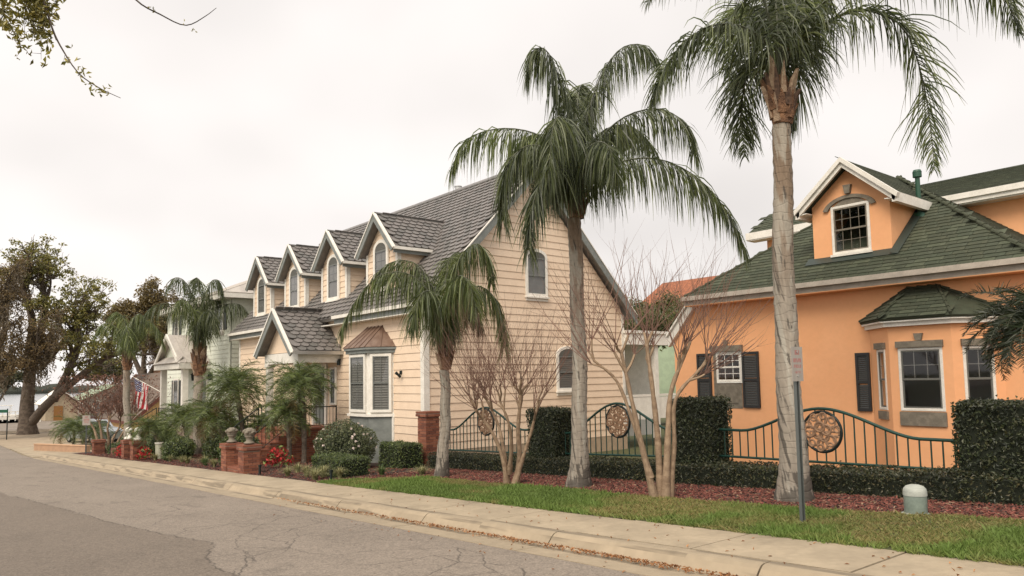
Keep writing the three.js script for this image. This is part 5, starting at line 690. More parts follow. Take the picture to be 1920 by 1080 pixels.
const FROND = {
  center: [
   [[.47,5.7,.05],[.91,5.9,.1],[1.54,5.93,.15],[2.21,5.6,.2],[2.77,4.91,.25],[3.05,4.19,.3]],
   [[.35,6.07,-.1],[.74,6.64,-.3],[1.29,7.04,-.5],[1.88,7.12,-.6],[2.36,6.8,-.7],[2.49,6.22,-.7]],
   [[.21,6.28,-.1],[.42,7.13,-.2],[.72,7.85,-.3],[1.11,8.31,-.4],[1.49,8.33,-.4],[1.8,7.94,-.4]],
   [[.04,6.23,.05],[-.07,7.03,.1],[-.25,7.6,.2],[-.47,8.03,.2],[-.67,7.99,.2],[-.79,7.56,.2]],
   [[-.08,5.98,-.1],[-.39,6.4,-.2],[-.83,6.65,-.3],[-1.44,6.72,-.4],[-1.99,6.5,-.4],[-2.24,5.98,-.4]],
   [[-.11,5.79,.2],[-.42,6.03,.45],[-.81,6.04,.7],[-1.15,5.73,.8],[-1.27,5.24,.85],[-1.28,4.68,.85]],
   [[-.06,5.71,.3],[-.3,5.65,.7],[-.6,5.33,1.0],[-.78,4.78,1.2],[-.86,4.14,1.2]],
   [[.09,6.21,-.2],[.19,7.18,-.6],[.31,7.81,-1.1],[.44,8.01,-1.6],[.53,7.7,-2.0]],
   [[.28,6.16,-.4],[.78,6.88,-1.0],[1.44,7.17,-1.7],[1.97,6.86,-2.2]],
   [[-.07,6.17,-.4],[-.44,6.79,-1.0],[-.86,6.89,-1.6],[-1.15,6.45,-2.0]],
   [[.01,5.95,.3],[-.15,6.38,.8],[-.32,6.34,1.3],[-.45,5.89,1.7],[-.51,5.3,1.9]],
   [[.16,5.85,.3],[.35,6.03,.8],[.53,5.85,1.2],[.62,5.33,1.4]],
  ],
  right: [
   [[-.08,6.57,.1],[-.49,6.81,.2],[-.98,6.77,.3],[-1.41,6.47,.3],[-1.69,6.04,.3],[-1.84,5.61,.3]],
   [[.1,6.38,-.2],[-.0,6.64,-.6],[-.1,6.42,-.9],[-.16,5.85,-1.0],[-.13,5.24,-1.0]],
   [[.27,6.53,.1],[.76,6.88,.1],[1.35,7.07,.1],[1.89,6.82,.1],[2.14,6.05,.1],[2.22,5.26,.1],[2.24,4.67,.1]],
   [[.2,6.6,.2],[.76,7.13,.4],[1.59,7.47,.6],[2.42,7.32,.7],[2.98,6.93,.7],[3.18,6.39,.7]],
   [[.32,6.87,-.2],[.8,7.72,-.4],[1.5,8.34,-.6],[2.36,8.45,-.8],[2.99,8.05,-.9]],
   [[.01,6.73,.1],[-.23,7.41,.2],[-.6,7.91,.2],[-1.06,8.08,.2],[-1.54,7.76,.2],[-1.83,7.2,.2]],
   [[.15,6.83,-.1],[.19,7.76,-.3],[.13,8.57,-.5],[-.11,8.9,-.6],[-.42,8.64,-.6]],
   [[.08,6.56,.3],[.06,6.85,.8],[.08,6.8,1.3],[.18,6.43,1.6],[.16,5.85,1.8]],
   [[-.06,6.48,.3],[-.38,6.71,.8],[-.73,6.53,1.3],[-.98,6.03,1.6],[-1.06,5.51,1.7]],
   [[.32,6.97,-.4],[.7,7.87,-1.0],[1.12,8.28,-1.6],[1.49,7.96,-2.1],[1.63,7.26,-2.3]],
   [[.37,6.58,-.3],[.76,6.98,-.8],[.9,6.71,-1.2],[.82,6.12,-1.3],[.76,5.76,-1.3]],
   [[.19,6.89,-.4],[.17,7.62,-1.0],[.08,7.87,-1.5],[.0,7.6,-1.9],[-.01,7.01,-2.1]],
  ],
  third: [
   [[-.0,3.57,.1],[-.3,4.16,.2],[-.75,4.51,.3],[-1.31,4.46,.35],[-1.82,3.93,.4],[-2.17,3.23,.4]],
   [[.03,3.64,-.1],[-.29,4.41,-.3],[-.67,4.86,-.4],[-1.18,4.89,-.5],[-1.61,4.58,-.5]],
   [[.14,3.69,.05],[.29,4.4,.1],[.54,4.99,.15],[.85,5.16,.2],[1.08,4.86,.2],[1.15,4.25,.2]],
   [[.17,3.64,-.1],[.45,4.13,-.2],[.87,4.26,-.3],[1.23,3.95,-.3],[1.37,3.33,-.3],[1.4,2.84,-.3]],
   [[.07,3.71,-.2],[.07,4.49,-.5],[.16,5.04,-.8],[.33,5.21,-1.1]],
   [[.13,3.61,.3],[.28,4.09,.7],[.5,4.33,1.0],[.72,4.12,1.3],[.83,3.66,1.4]],
   [[.06,3.61,.3],[-.07,3.98,.7],[-.26,4.0,1.0],[-.41,3.65,1.2],[-.47,3.26,1.2]],
   [[.13,3.6,-.3],[.34,4.02,-.8],[.63,3.93,-1.2],[.81,3.42,-1.4]],
  ],
  fourth: [
   [[-.09,5.51,.1],[-.6,6.23,.2],[-1.27,6.63,.3],[-1.93,6.47,.4],[-2.45,5.77,.4]],
   [[.16,5.51,0],[.66,6.09,.1],[1.25,6.56,.1],[1.84,6.55,.1],[2.23,6.02,.1]],
   [[-.12,5.77,-.2],[-.52,7.0,-.4],[-.93,7.75,-.5],[-1.39,7.9,-.6],[-1.77,7.41,-.6]],
   [[.1,5.75,.1],[.34,6.92,.2],[.67,7.62,.3],[.96,7.61,.3],[1.16,6.78,.3]],
   [[.09,5.73,.3],[-.11,6.51,.8],[-.28,6.71,1.2],[-.41,6.1,1.5]],
   [[-.02,5.78,-.3],[.17,6.91,-.8],[.34,7.09,-1.3],[.47,6.49,-1.6]],
   [[-.08,5.89,-.2],[-.25,7.25,-.5],[-.46,7.91,-.8],[-.83,7.83,-1.1]],
   [[.27,5.6,.4],[.75,6.25,.9],[1.14,5.98,1.3],[1.35,5.28,1.5]],
  ],
  fifth: [
   [[-.19,5.31,.1],[-.63,6.02,.2],[-1.15,6.15,.2],[-1.56,5.56,.2]],
   [[-.0,5.31,0],[.41,6.01,.1],[.93,6.24,.1],[1.41,5.75,.1],[1.66,5.04,.1]],
   [[-.25,5.56,-.2],[-.52,6.43,-.4],[-1.0,6.77,-.6],[-1.41,6.47,-.7]],
   [[-.05,5.54,.1],[.27,6.35,.3],[.64,6.57,.4],[.96,6.21,.4]],
   [[.03,5.53,.3],[.23,5.96,.8],[.56,5.46,1.2],[.7,4.76,1.3]],
   [[-.26,5.46,-.4],[-.21,6.11,-1.0],[-.04,5.89,-1.4]],
  ],
};

// ------------------------------------------------------------------ fence panels with hump and round medallion
R = mulberry(53);
function fencePanel(label, x0, x1, xc, z, y0, y1, yt, b0, b1) {
  const g = thing('fence_panel', label, 'fence', [0, 0, 0], 0, 'iron fence panels with round medallions'), hw = 1.45;
  const top = (x) => { const t = (x - x0) / (x1 - x0), e = y0 + (y1 - y0) * t, s = clamp(1 - Math.abs(x - xc) / hw), k = s * s * (3 - 2 * s); return e + (yt - e) * Math.pow(k, 0.9); }, bot = (x) => b0 + (b1 - b0) * (x - x0) / (x1 - x0);
  const tp = [], bp = []; for (let i = 0; i <= 40; i++) { const x = x0 + (x1 - x0) * i / 40; tp.push(V(x, top(x), z)); bp.push(V(x, bot(x), z)); }
  mesh('top_rail', loftTube(tp, tp.map(() => 0.024), 8), M.greenIron, g); mesh('bottom_rail', loftTube(bp, bp.map(() => 0.02), 8), M.greenIron, g);
  const rM = 0.31, yM = yt - 0.36; const mg = sub('medallion', g);
  mesh('medallion_ring', new THREE.TorusGeometry(rM, 0.024, 8, 40).translate(xc, yM, z), M.iron, mg);
  const kn = []; const tor = (r, x, y, t = 0.017) => kn.push(new THREE.TorusGeometry(r, t, 6, 22).translate(xc + x, yM + y, z + 0.004 * kn.length % 0.02)); for (let i = 0; i < 8; i++) { const a = i / 8 * 6.283; tor(0.085, Math.cos(a) * 0.19, Math.sin(a) * 0.19); } for (let i = 0; i < 4; i++) { const a = i / 4 * 6.283 + 0.4; tor(0.075, Math.cos(a) * 0.08, Math.sin(a) * 0.08, 0.02); } for (let i = 0; i < 10; i++) { const a = i / 10 * 6.283 + 0.2; tor(0.05, Math.cos(a) * 0.25, Math.sin(a) * 0.25, 0.016); } for (const a of [0, HP]) kn.push(bar([xc - Math.cos(a) * 0.29, yM - Math.sin(a) * 0.29, z], [xc + Math.cos(a) * 0.29, yM + Math.sin(a) * 0.29, z], 0.016, 5));
  mesh('knotwork', kn, M.medallion, mg);
  const n = Math.round((x1 - x0) / 0.155); for (let i = 0; i <= n; i++) { const x = x0 + (x1 - x0) * i / n, d = Math.abs(x - xc); let a = bot(x), b = top(x); if (d < rM) b = Math.max(a + 0.02, yM - Math.sqrt(rM * rM - d * d)); mesh('picket', bar([x, a, z], [x, b, z], 0.0125, 5), M.greenIron, g); if (d < rM * 0.75) { const c0 = yM + Math.sqrt(rM * rM - d * d), c1 = top(x); if (c1 - c0 > 0.03) mesh('picket', bar([x, c0, z], [x, c1, z], 0.0125, 5), M.greenIron, g); } }
  return g;
}
fencePanel('green iron fence panel between brick corner pillar and slim hedge column', 1.25, 5.05, 3.12, 0.22, 1.1, 1.25, 1.72, 0.58, 0.72);
fencePanel('iron fence panel behind the big palm trunk, between two hedge columns', 5.95, 9.15, 7.5, 0.22, 1.22, 1.4, 1.88, 0.78, 0.93);
fencePanel('black iron fence panel in front of the orange wall', 9.85, 13.85, 11.8, 0.22, 1.46, 1.46, 1.86, 1.0, 1.06);
{ const L = [['narrow clipped ivy hedge column standing before the cream gable', 5.5, 0.9, 1.12, 0.72, 0.62], ['dark clipped hedge column at the corner of the orange house', 9.5, 0.84, 1.2, 0.72, 0.8], ['wide dark clipped hedge block at the end of the iron fence', 14.75, 1.9, 1.05, 0.8, 0.95]]; for (const [l, x, w, h, d, y] of L) { const g = thing('hedge_column', l, 'hedge', [x, y, 0.2], 0, 'clipped hedge columns along the fence'); hedgeBox(g, w, h, d, { den: 1700, size: 0.05 }); } }
{ const g = thing('low_hedge', 'long low clipped hedge running along the foot of the iron fence', 'hedge', [8.6, gy(8.6) + 0.08, 0.42]); hedgeBox(g, 14.6, 0.38, 0.75, { den: 1250, size: 0.045, bend: (x) => 0.044 * x, pal: [[0.025, 0.037, 0.014], [0.065, 0.078, 0.025], [0.15, 0.125, 0.055]] }); }
// ------------------------------------------------------------------ brick pillars
function pillar(name, label, x, z, w, h, y, seed, group) { const g = thing(name, label, 'pillar', [x, y, z], 0, group); brickBlock(g, 'pillar_shaft', -w / 2, w / 2, -0.2, h - 0.16, -w / 2, w / 2, seed); brickBlock(g, 'pillar_cap', -w / 2 - 0.04, w / 2 + 0.04, h - 0.14, h - 0.05, -w / 2 - 0.04, w / 2 + 0.04, seed + 9); return g; }
const gz = (x) => gy(x) + 0.1;
pillar('brick_pillar', 'brick pillar at the corner of the cream house', 0.62, 0.28, 0.42, 1.48, 0.1, 3);
pillar('brick_pillar', 'red brick gate pillar with stone flower basket, beside the mint house shrubs', -3.95, 4.0, 0.44, 0.8, gz(-3.95), 13); pillar('brick_pillar', 'red brick gate pillar with stone flower basket, beside the porch steps', -2.5, 4.02, 0.44, 0.78, gz(-2.5), 23);
{ const g = thing('brick_step', 'low brick step between the two gate pillars of the cream house', 'step', [-3.22, gz(-3.22), 4.0]); brickBlock(g, 'step_block', -0.5, 0.5, -0.2, 0.1, -0.2, 0.2, 77); }
pillar('brick_pillar', 'brick pillar with white finial near the leaning palm trunk', -17.3, 3.8, 0.46, 0.78, gz(-17.3), 33); pillar('brick_pillar', 'brick pillar with white finial next to red flowers', -15.5, 3.85, 0.46, 0.76, gz(-15.5), 43);
pillar('brick_pillar', 'short brick pillar beside the driveway and street sign', -25.2, 3.5, 0.5, 0.72, gz(-25.2), 53);
{ // finials
  const prof = [[0, 0], [0.16, 0], [0.16, 0.05], [0.1, 0.09], [0.085, 0.16], [0.13, 0.22], [0.15, 0.26], [0.0, 0.26]];
  for (const [l, x, z, y] of [['carved stone basket of flowers on the pillar near the shrubs', -3.95, 4.0, 0.8], ['carved stone basket of flowers on the pillar near the steps', -2.5, 4.02, 0.78]]) { const g = thing('stone_finial', l, 'ornament', [x, gz(x) + y + 0.01, z], 0, 'stone baskets on pillars'); mesh('pedestal', new THREE.LatheGeometry(prof.map((p) => new THREE.Vector2(...p)), 20), M.stone, g); const b = []; for (let i = 0; i < 46; i++) { const d = DIR(); d.y = Math.abs(d.y) * 0.9 - 0.15; b.push(new THREE.IcosahedronGeometry(rr(0.035, 0.065), 1).scale(1, rr(0.6, 1), 1).translate(d.x * 0.16, 0.36 + d.y * 0.14, d.z * 0.16)); } b.push(new THREE.IcosahedronGeometry(0.16, 2).translate(0, 0.34, 0)); mesh('carved_flowers', b, M.stone, g); g.scale.setScalar(0.86); }
  for (const [l, x, z, y] of [['white ball finial on the pillar by the palm trunk', -17.3, 3.8, 0.78], ['white ball finial on the pillar by red flowers', -15.5, 3.85, 0.76]]) { const g = thing('ball_finial', l, 'ornament', [x, gz(x) + y + 0.01, z], 0, 'white finials on pillars'); mesh('finial_base', new THREE.LatheGeometry([[0, 0], [0.18, 0], [0.18, 0.08], [0.1, 0.14], [0.07, 0.22], [0.09, 0.27], [0, 0.27]].map((p) => new THREE.Vector2(...p)), 18), M.white, g); mesh('finial_ball', new THREE.SphereGeometry(0.15, 18, 14).scale(1, 0.92, 1).translate(0, 0.39, 0), M.white, g); }
}
// ------------------------------------------------------------------ palms, myrtles, trees
R = mulberry(61);
queenPalm('tall queen palm in mulch before the middle of the cream gable', [8.08, 0.46, 1.91], [0.07, 5.49], 0.15, 0.125, FROND.center, { flare: 0.75, boot: 0.62, fr: { n: 240, len: 1.05, width: 0.023, droop: 1.0, stiff: 0.3, lift: 0.35 } });
queenPalm('tallest queen palm with pale thick trunk before the orange wall', [12.07, 0.63, 1.64], [0.11, 6.13], 0.195, 0.128, FROND.right.filter((f, i) => i !== 7 && i !== 8), { flare: 0.5, boot: 0.72, bs: 1.2, fr: { n: 215, len: 0.9, width: 0.022, droop: 0.8, stiff: 0.12, lift: 0.3 } });
queenPalm('young queen palm beside the brick corner pillar of the cream house', [3.91, 0.28, 2.04], [0.08, 3.21], 0.125, 0.11, FROND.third, { dead: 7, boot: 0.85, bs: 1.3, cols: palmLight.map((c, i) => i ? sc(c, 0.85) : c), fr: { n: 225, len: 1.0, width: 0.021, droop: 1.0, stiff: 0.3, lift: 0.35 } });
queenPalm('queen palm in front of the mint house porch', [-16.6, -0.62, 1.2], [0.02, 4.92], 0.19, 0.2, FROND.fourth, { boot: 1.5, bs: 1.6, tm: 1, fr: { n: 150, len: 1.15, width: 0.026, droop: 1.0, stiff: 0.3 } });
queenPalm('slim queen palm behind the white finial pillars', [-20.8, -0.8, 3.1], [-0.1, 4.95], 0.17, 0.15, FROND.fifth, { boot: 1.0, bs: 1.4, tm: 1, cols: palmLight, fr: { n: 130, len: 1.0, width: 0.026, droop: 1.0, stiff: 0.25 } });
featherPalm('pair of slim date palms beside the brick porch steps', [-4.5, gz(-4.5), 1.6], [[0.05, 0.1, -0.12, 2.5, 0, 1.3, 46], [-0.4, 0.2, -0.5, 1.55, 0.1, 1.15, 32]], {});
featherPalm('shaggy date palm clump with yellowing lower fronds behind the gate pillars', [-8.4, gz(-8.4), 2.2], [[0.2, 0, -0.2, 2.6, 0, 1.5, 46], [-0.3, 0.1, -0.9, 1.6, 0, 1.35, 34], [0.5, -0.3, 0.6, 1.2, -0.4, 1.1, 24]], { yellow: 0.9 });
featherPalm('small date palm half hidden among shrubs by the mint porch', [-14.5, gz(-14.5), 2.2], [[0, 0, -0.2, 1.6, 0, 1.35, 34], [-0.8, 0, -1.6, 1.2, 0, 1.2, 26]], {});
featherPalm('dark date palm rising behind the wide hedge block', [14.4, gz(14.4), -0.72], [[0, 0, 0.05, 2.32, 0, 1.05, 46]], { cols: [[0.012, 0.024, 0.008], [0.03, 0.05, 0.013], [0.06, 0.07, 0.02]], n: 60 });
featherPalm('bushy date palm on the corner of the driveway', [-38.8, gy(-38.8), 2.5], [[0, 0, 0, 1.1, 0, 1.7, 36], [1.2, 0, 1.4, 0.9, 0, 1.3, 24]], {});
R = mulberry(67);
myrtle('bare crepe myrtle with many upright shoots before the cream gable', [6.58, 0.4, 2.3], [
  { p: [[-0.05, -0.05, 0], [-0.12, 0.5, 0.05], [-0.32, 1.0, 0.1], [-0.62, 1.42, 0.1]], r: 0.05, n: 5, k: 7 }, { p: [[-0.03, 0, -0.05], [-0.1, 0.6, -0.1], [-0.2, 1.1, -0.2], [-0.42, 1.6, -0.3]], r: 0.045, n: 5, k: 7 },
  { p: [[0.1, -0.05, 0], [0.2, 0.5, 0], [0.18, 1.0, 0.05], [0.25, 1.7, 0.1]], r: 0.06, n: 6, k: 7 }, { p: [[0.12, 0, 0.03], [0.26, 0.5, 0.1], [0.4, 0.9, 0.15], [0.55, 1.45, 0.25]], r: 0.045, n: 4, k: 6 }, { p: [[0.0, 0.2, 0], [0.05, 0.8, 0.25], [0.0, 1.2, 0.4], [-0.15, 1.6, 0.45]], r: 0.04, n: 4, k: 7 }], { len: 1.75, spread: 0.7, tk: 0.62, group: 'bare crepe myrtles' });
myrtle('bare crepe myrtle with long arching branches standing in the gap between houses', [10.36, 0.57, 2.39], [
  { p: [[-0.1, -0.05, 0], [-0.28, 0.8, 0.02], [-0.42, 1.5, 0.05], [-0.55, 2.2, 0.05]], r: 0.05, n: 4, k: 5 }, { p: [[0, -0.05, -0.05], [-0.02, 0.9, -0.05], [-0.08, 1.6, 0], [-0.15, 2.3, 0]], r: 0.055, n: 4, k: 5 }, { p: [[0.06, 0, 0], [0.12, 0.9, 0.03], [0.2, 1.6, 0], [0.42, 2.15, 0]], r: 0.055, n: 5, k: 5 }, { p: [[0.14, 0, -0.04], [0.22, 0.8, 0], [0.25, 1.5, 0.1], [0.62, 1.95, 0.2]], r: 0.042, n: 5, k: 5 }, { p: [[-0.15, 0.3, 0.02], [-0.4, 1.2, -0.1], [-0.62, 1.8, -0.2], [-0.95, 2.1, -0.2]], r: 0.035, n: 3, k: 5 }], { len: 1.7, spread: 0.75, lev: 1, tk: 0.85, group: 'bare crepe myrtles' });
myrtle('reddish brown crepe myrtle full of dry seed heads by the driveway', [-25.6, gz(-25.6), 3.0], [-1.1, -0.5, 0.1, 0.6, 1.2].map((x, i) => ({ p: [[x * 0.25, 0, 0], [x * 0.5, 0.7, 0.1 * (i % 2)], [x * 0.8, 1.3, 0.2 * (i % 3) - 0.2], [x * 1.05, 1.8, 0]], r: 0.075, n: 5, k: 6 })), { len: 2.0, seed: 420, tk: 1.5, spread: 0.75 });
R = mulberry(71);
broadTree('live_oak', 'huge live oak leaning over the lane with thick dark trunk', [-60.5, -1.75, 2.6], [[0, 0, 0], [-0.2, 2.5, 0.1], [0.1, 5, 0], [0.4, 7.7, 0]], [
  { p: [[0.3, 1.2, -0.3], [2.1, 2.8, -1.2], [4.1, 5.1, -3.3], [5.7, 6.7, -5.0], [7.6, 7.5, -7.2]], r: 0.42, n: 11, l: 3.6, t0: 0.35 }, { p: [[1.3, 3.0, -1.7], [2.4, 5.8, -2.7], [3.2, 8.2, -3.3], [3.0, 10.5, -2.9]], r: 0.38, n: 8, l: 3.2 }, { p: [[0.36, 7.3, 0], [0.6, 10.1, 0], [0.4, 12.6, 0.7], [0.2, 15, 1.1]], r: 0.4, n: 9, l: 3.2 }, { p: [[0.3, 6, 0], [0.2, 10.6, -1], [0.2, 13, -0.8], [0.2, 14.4, -0.5]], r: 0.34, n: 6, l: 3 }, { p: [[0.7, 5.8, -0.7], [1.9, 7.7, -1.9], [3.3, 10, -3.3], [4.2, 10.9, -4.3]], r: 0.3, n: 8, l: 3 }, { p: [[0, 6, 0.5], [-1, 8, 3], [-1.4, 10, 5.5]], r: 0.35, n: 6, l: 3.2 }], { r: 0.62, leaf: 0.27, clump: 0.5, n: 14, cl: 2, pal: GREENS.oak, moss: 0.0, keep: 0.5 });
broadTree('mossy_oak', 'brown mossy oak with drooping foliage at the lakeside', [-54, -1.7, 5.9], [[0, 0, 0], [0.2, 3, 0], [0, 6, 0.2], [0.2, 8.5, 0.2]], [{ p: [[0, 4, 0], [1, 6, -1.5], [1.6, 7, -3.2]], r: 0.3, n: 14, lev: 1, l: 3 }, { p: [[0, 5, 0], [-1, 8, 0.5], [-1, 10.5, 0.8]], r: 0.3, n: 14, lev: 1, l: 3.2 }, { p: [[0, 6, 0], [0.6, 9, -0.8], [0.6, 12, -0.5]], r: 0.25, n: 14, lev: 1, l: 2.8 }, { p: [[0, 5, 0], [0, 7, 2], [0.2, 8, 4]], r: 0.3, n: 13, lev: 1, l: 3 }, { p: [[0, 4.5, 0], [1.2, 5.6, -0.3], [1.8, 5.2, -0.8]], r: 0.16, n: 8, lev: 1, l: 2 }], { r: 0.4, leaf: 0.22, clump: 0.8, n: 22, cl: 3, pal: GREENS.brown, moss: 0.35, lw: 0.3, up: -0.15 });
broadTree('rear_oak', 'olive green oak behind the queen palms and tan house', [-69, -1.8, -8.6], [[0, 0, 0], [0, 3, 0], [0.3, 6, 0]], [{ p: [[0, 4, 0], [2, 7, -1], [3, 9, -2]], r: 0.3, n: 9, l: 3.2 }, { p: [[0, 5, 0], [-1, 8, 1], [-1.5, 10.5, 1.5]], r: 0.3, n: 9, l: 3.2 }, { p: [[0, 5, 0], [3, 7, -3.5], [6, 8, -6]], r: 0.3, n: 9, l: 3.4 }, { p: [[0, 5, 0], [0.6, 8.5, 0], [0.5, 11.5, -1]], r: 0.28, n: 8, l: 3 }], { r: 0.5, leaf: 0.28, clump: 0.7, n: 14, cl: 3, pal: [[0.11, 0.08, 0.022], [0.2, 0.145, 0.035], [0.26, 0.19, 0.055]], moss: 0.2 });
broadTree('garden_tree', 'green tree showing above the veranda between the two large houses', [-9, 0, -19.5], [[0, 0, 0], [0, 2, 0], [0.2, 3.6, 0]], [{ p: [[0, 2.5, 0], [1.2, 4, 0.6], [2, 4.8, 0.8]], r: 0.14, n: 8, l: 1.8, lev: 1 }, { p: [[0, 2.5, 0], [-1, 4.2, 0], [-1.6, 5, 0]], r: 0.14, n: 8, l: 1.8, lev: 1 }, { p: [[0, 3, 0], [0.5, 4.4, -0.8], [0.8, 5.4, -1]], r: 0.12, n: 8, l: 1.7, lev: 1 }], { r: 0.2, leaf: 0.16, clump: 0.7, n: 60, cl: 3, pal: [[0.07, 0.1, 0.028], [0.15, 0.175, 0.05], [0.23, 0.22, 0.075]] });
[['dark green waterside tree beyond the boathouse', -118, 10], ['olive waterside tree beside the moored boats', -122, 0], ['round waterside tree behind the green roofed house', -126, -16], ['spreading waterside tree beyond the dock', -114, 17]].forEach(([l, x, z], i) => { const k = 1 + 0.15 * (i % 3); broadTree('waterside_tree', l, [x, -1.9, z], [[0, 0, 0], [0, 1.5, 0], [0.2, 3, 0]], [{ p: [[0, 1.5, 0], [1, 3.5 * k, 1.6], [1.5, 4.6 * k, 2.8]], r: 0.2, n: 8, l: 2.2, lev: 1 }, { p: [[0, 1.5, 0], [-1, 3.6 * k, -1.5], [-1.5, 4.8 * k, -2.8]], r: 0.2, n: 8, l: 2.2, lev: 1 }, { p: [[0, 2, 0], [0.3, 4.4 * k, 0.3], [0.3, 6 * k, 0]], r: 0.18, n: 8, l: 2, lev: 1 }], { r: 0.25, leaf: 0.4, clump: 0.95, n: 22, cl: 3, pal: [[0.05, 0.06, 0.025], [0.1, 0.11, 0.04], [0.15, 0.14, 0.05]], group: 'trees by the water' }); });
{ // oak on the near kerb whose twigs hang into the top of the view
  R = mulberry(83); const g = thing('kerbside_oak', 'leafy oak twigs hanging down from a roadside tree overhead', 'tree', [0, 0, 0]);
  const tp = [V(8.4, 0.2, 16.8), V(8.5, 2.5, 16.6), V(8.8, 4.6, 16.2), V(9.2, 6.4, 15.4)]; mesh('trunk', loftTube(tp, [0.42, 0.34, 0.3, 0.24], 12), M.bark, g);
  const tw = [loftTube([tp[3], V(9.6, 7.2, 13.6), V(10.1, 7.0, 11.8), V(10.5, 6.3, 10.7)], [0.2, 0.1, 0.06, 0.018], 7), loftTube([V(9.6, 7.2, 13.6), V(10.5, 7.2, 11.2), V(10.83, 6.3, 10.2)], [0.08, 0.04, 0.012], 6)], L = [];
  const twig = (pts, r, n, s, pal) => { const cv = new THREE.CatmullRomCurve3(pts.map((q) => V(...q))), P = [], Q = []; for (let i = 0; i <= 20; i++) { P.push(cv.getPoint(i / 20)); Q.push(r * (1 - 0.75 * i / 20)); } tw.push(loftTube(P, Q, 5)); for (let i = 0; i < n; i++) { const t = Math.pow(R(), 0.8), q = cv.getPoint(t), d = DIR(); const e = q.clone().addScaledVector(d, rr(0.02, 0.09)); if (R() < 0.3) tw.push(loftTube([q, e], [0.0025, 0.0012], 3)); for (let k = 0; k < 2; k++) L.push({ p: e.clone().add(DIR().multiplyScalar(0.02)), n: DIR(), s: s * rr(0.6, 1.25), c: pick(pal), w: 0.42 }); } };
  const pal = [[0.12, 0.12, 0.022], [0.24, 0.22, 0.035], [0.36, 0.3, 0.05]];
  twig([[10.42, 6.25, 10.75], [10.47, 5.72, 10.54], [10.5, 5.48, 10.47], [10.54, 5.32, 10.4], [10.62, 5.11, 10.28], [10.73, 4.98, 10.13], [10.83, 4.9, 10.0]], 0.011, 34, 0.055, pal);
  twig([[10.83, 6.3, 10.2], [10.98, 5.75, 9.93], [11.1, 5.62, 9.76], [11.24, 5.52, 9.58], [11.35, 5.6, 9.45], [11.41, 5.67, 9.38]], 0.009, 9, 0.035, pal);
  twig([[10.3, 6.6, 11.4], [10.06, 5.96, 11.07], [10.22, 5.68, 10.84], [10.29, 5.44, 10.72], [10.31, 5.33, 10.68]], 0.01, 40, 0.055, pal);
  for (let b = 0; b < 16; b++) { const s = [rr(10.1, 10.5), rr(5.85, 6.15), rr(10.45, 11)]; twig([s, [s[0] + rr(-0.05, 0.1), s[1] - 0.22, s[2] + rr(-0.12, 0.02)], [s[0] + rr(-0.06, 0.16), s[1] - rr(0.4, 0.66), s[2] + rr(-0.2, 0.05)]], 0.005, 34, 0.066, pal); }
  mesh('twigs', tw, M.bark, g); mesh('leaves', leafGeo(L), M.leafVC, g, true);
}
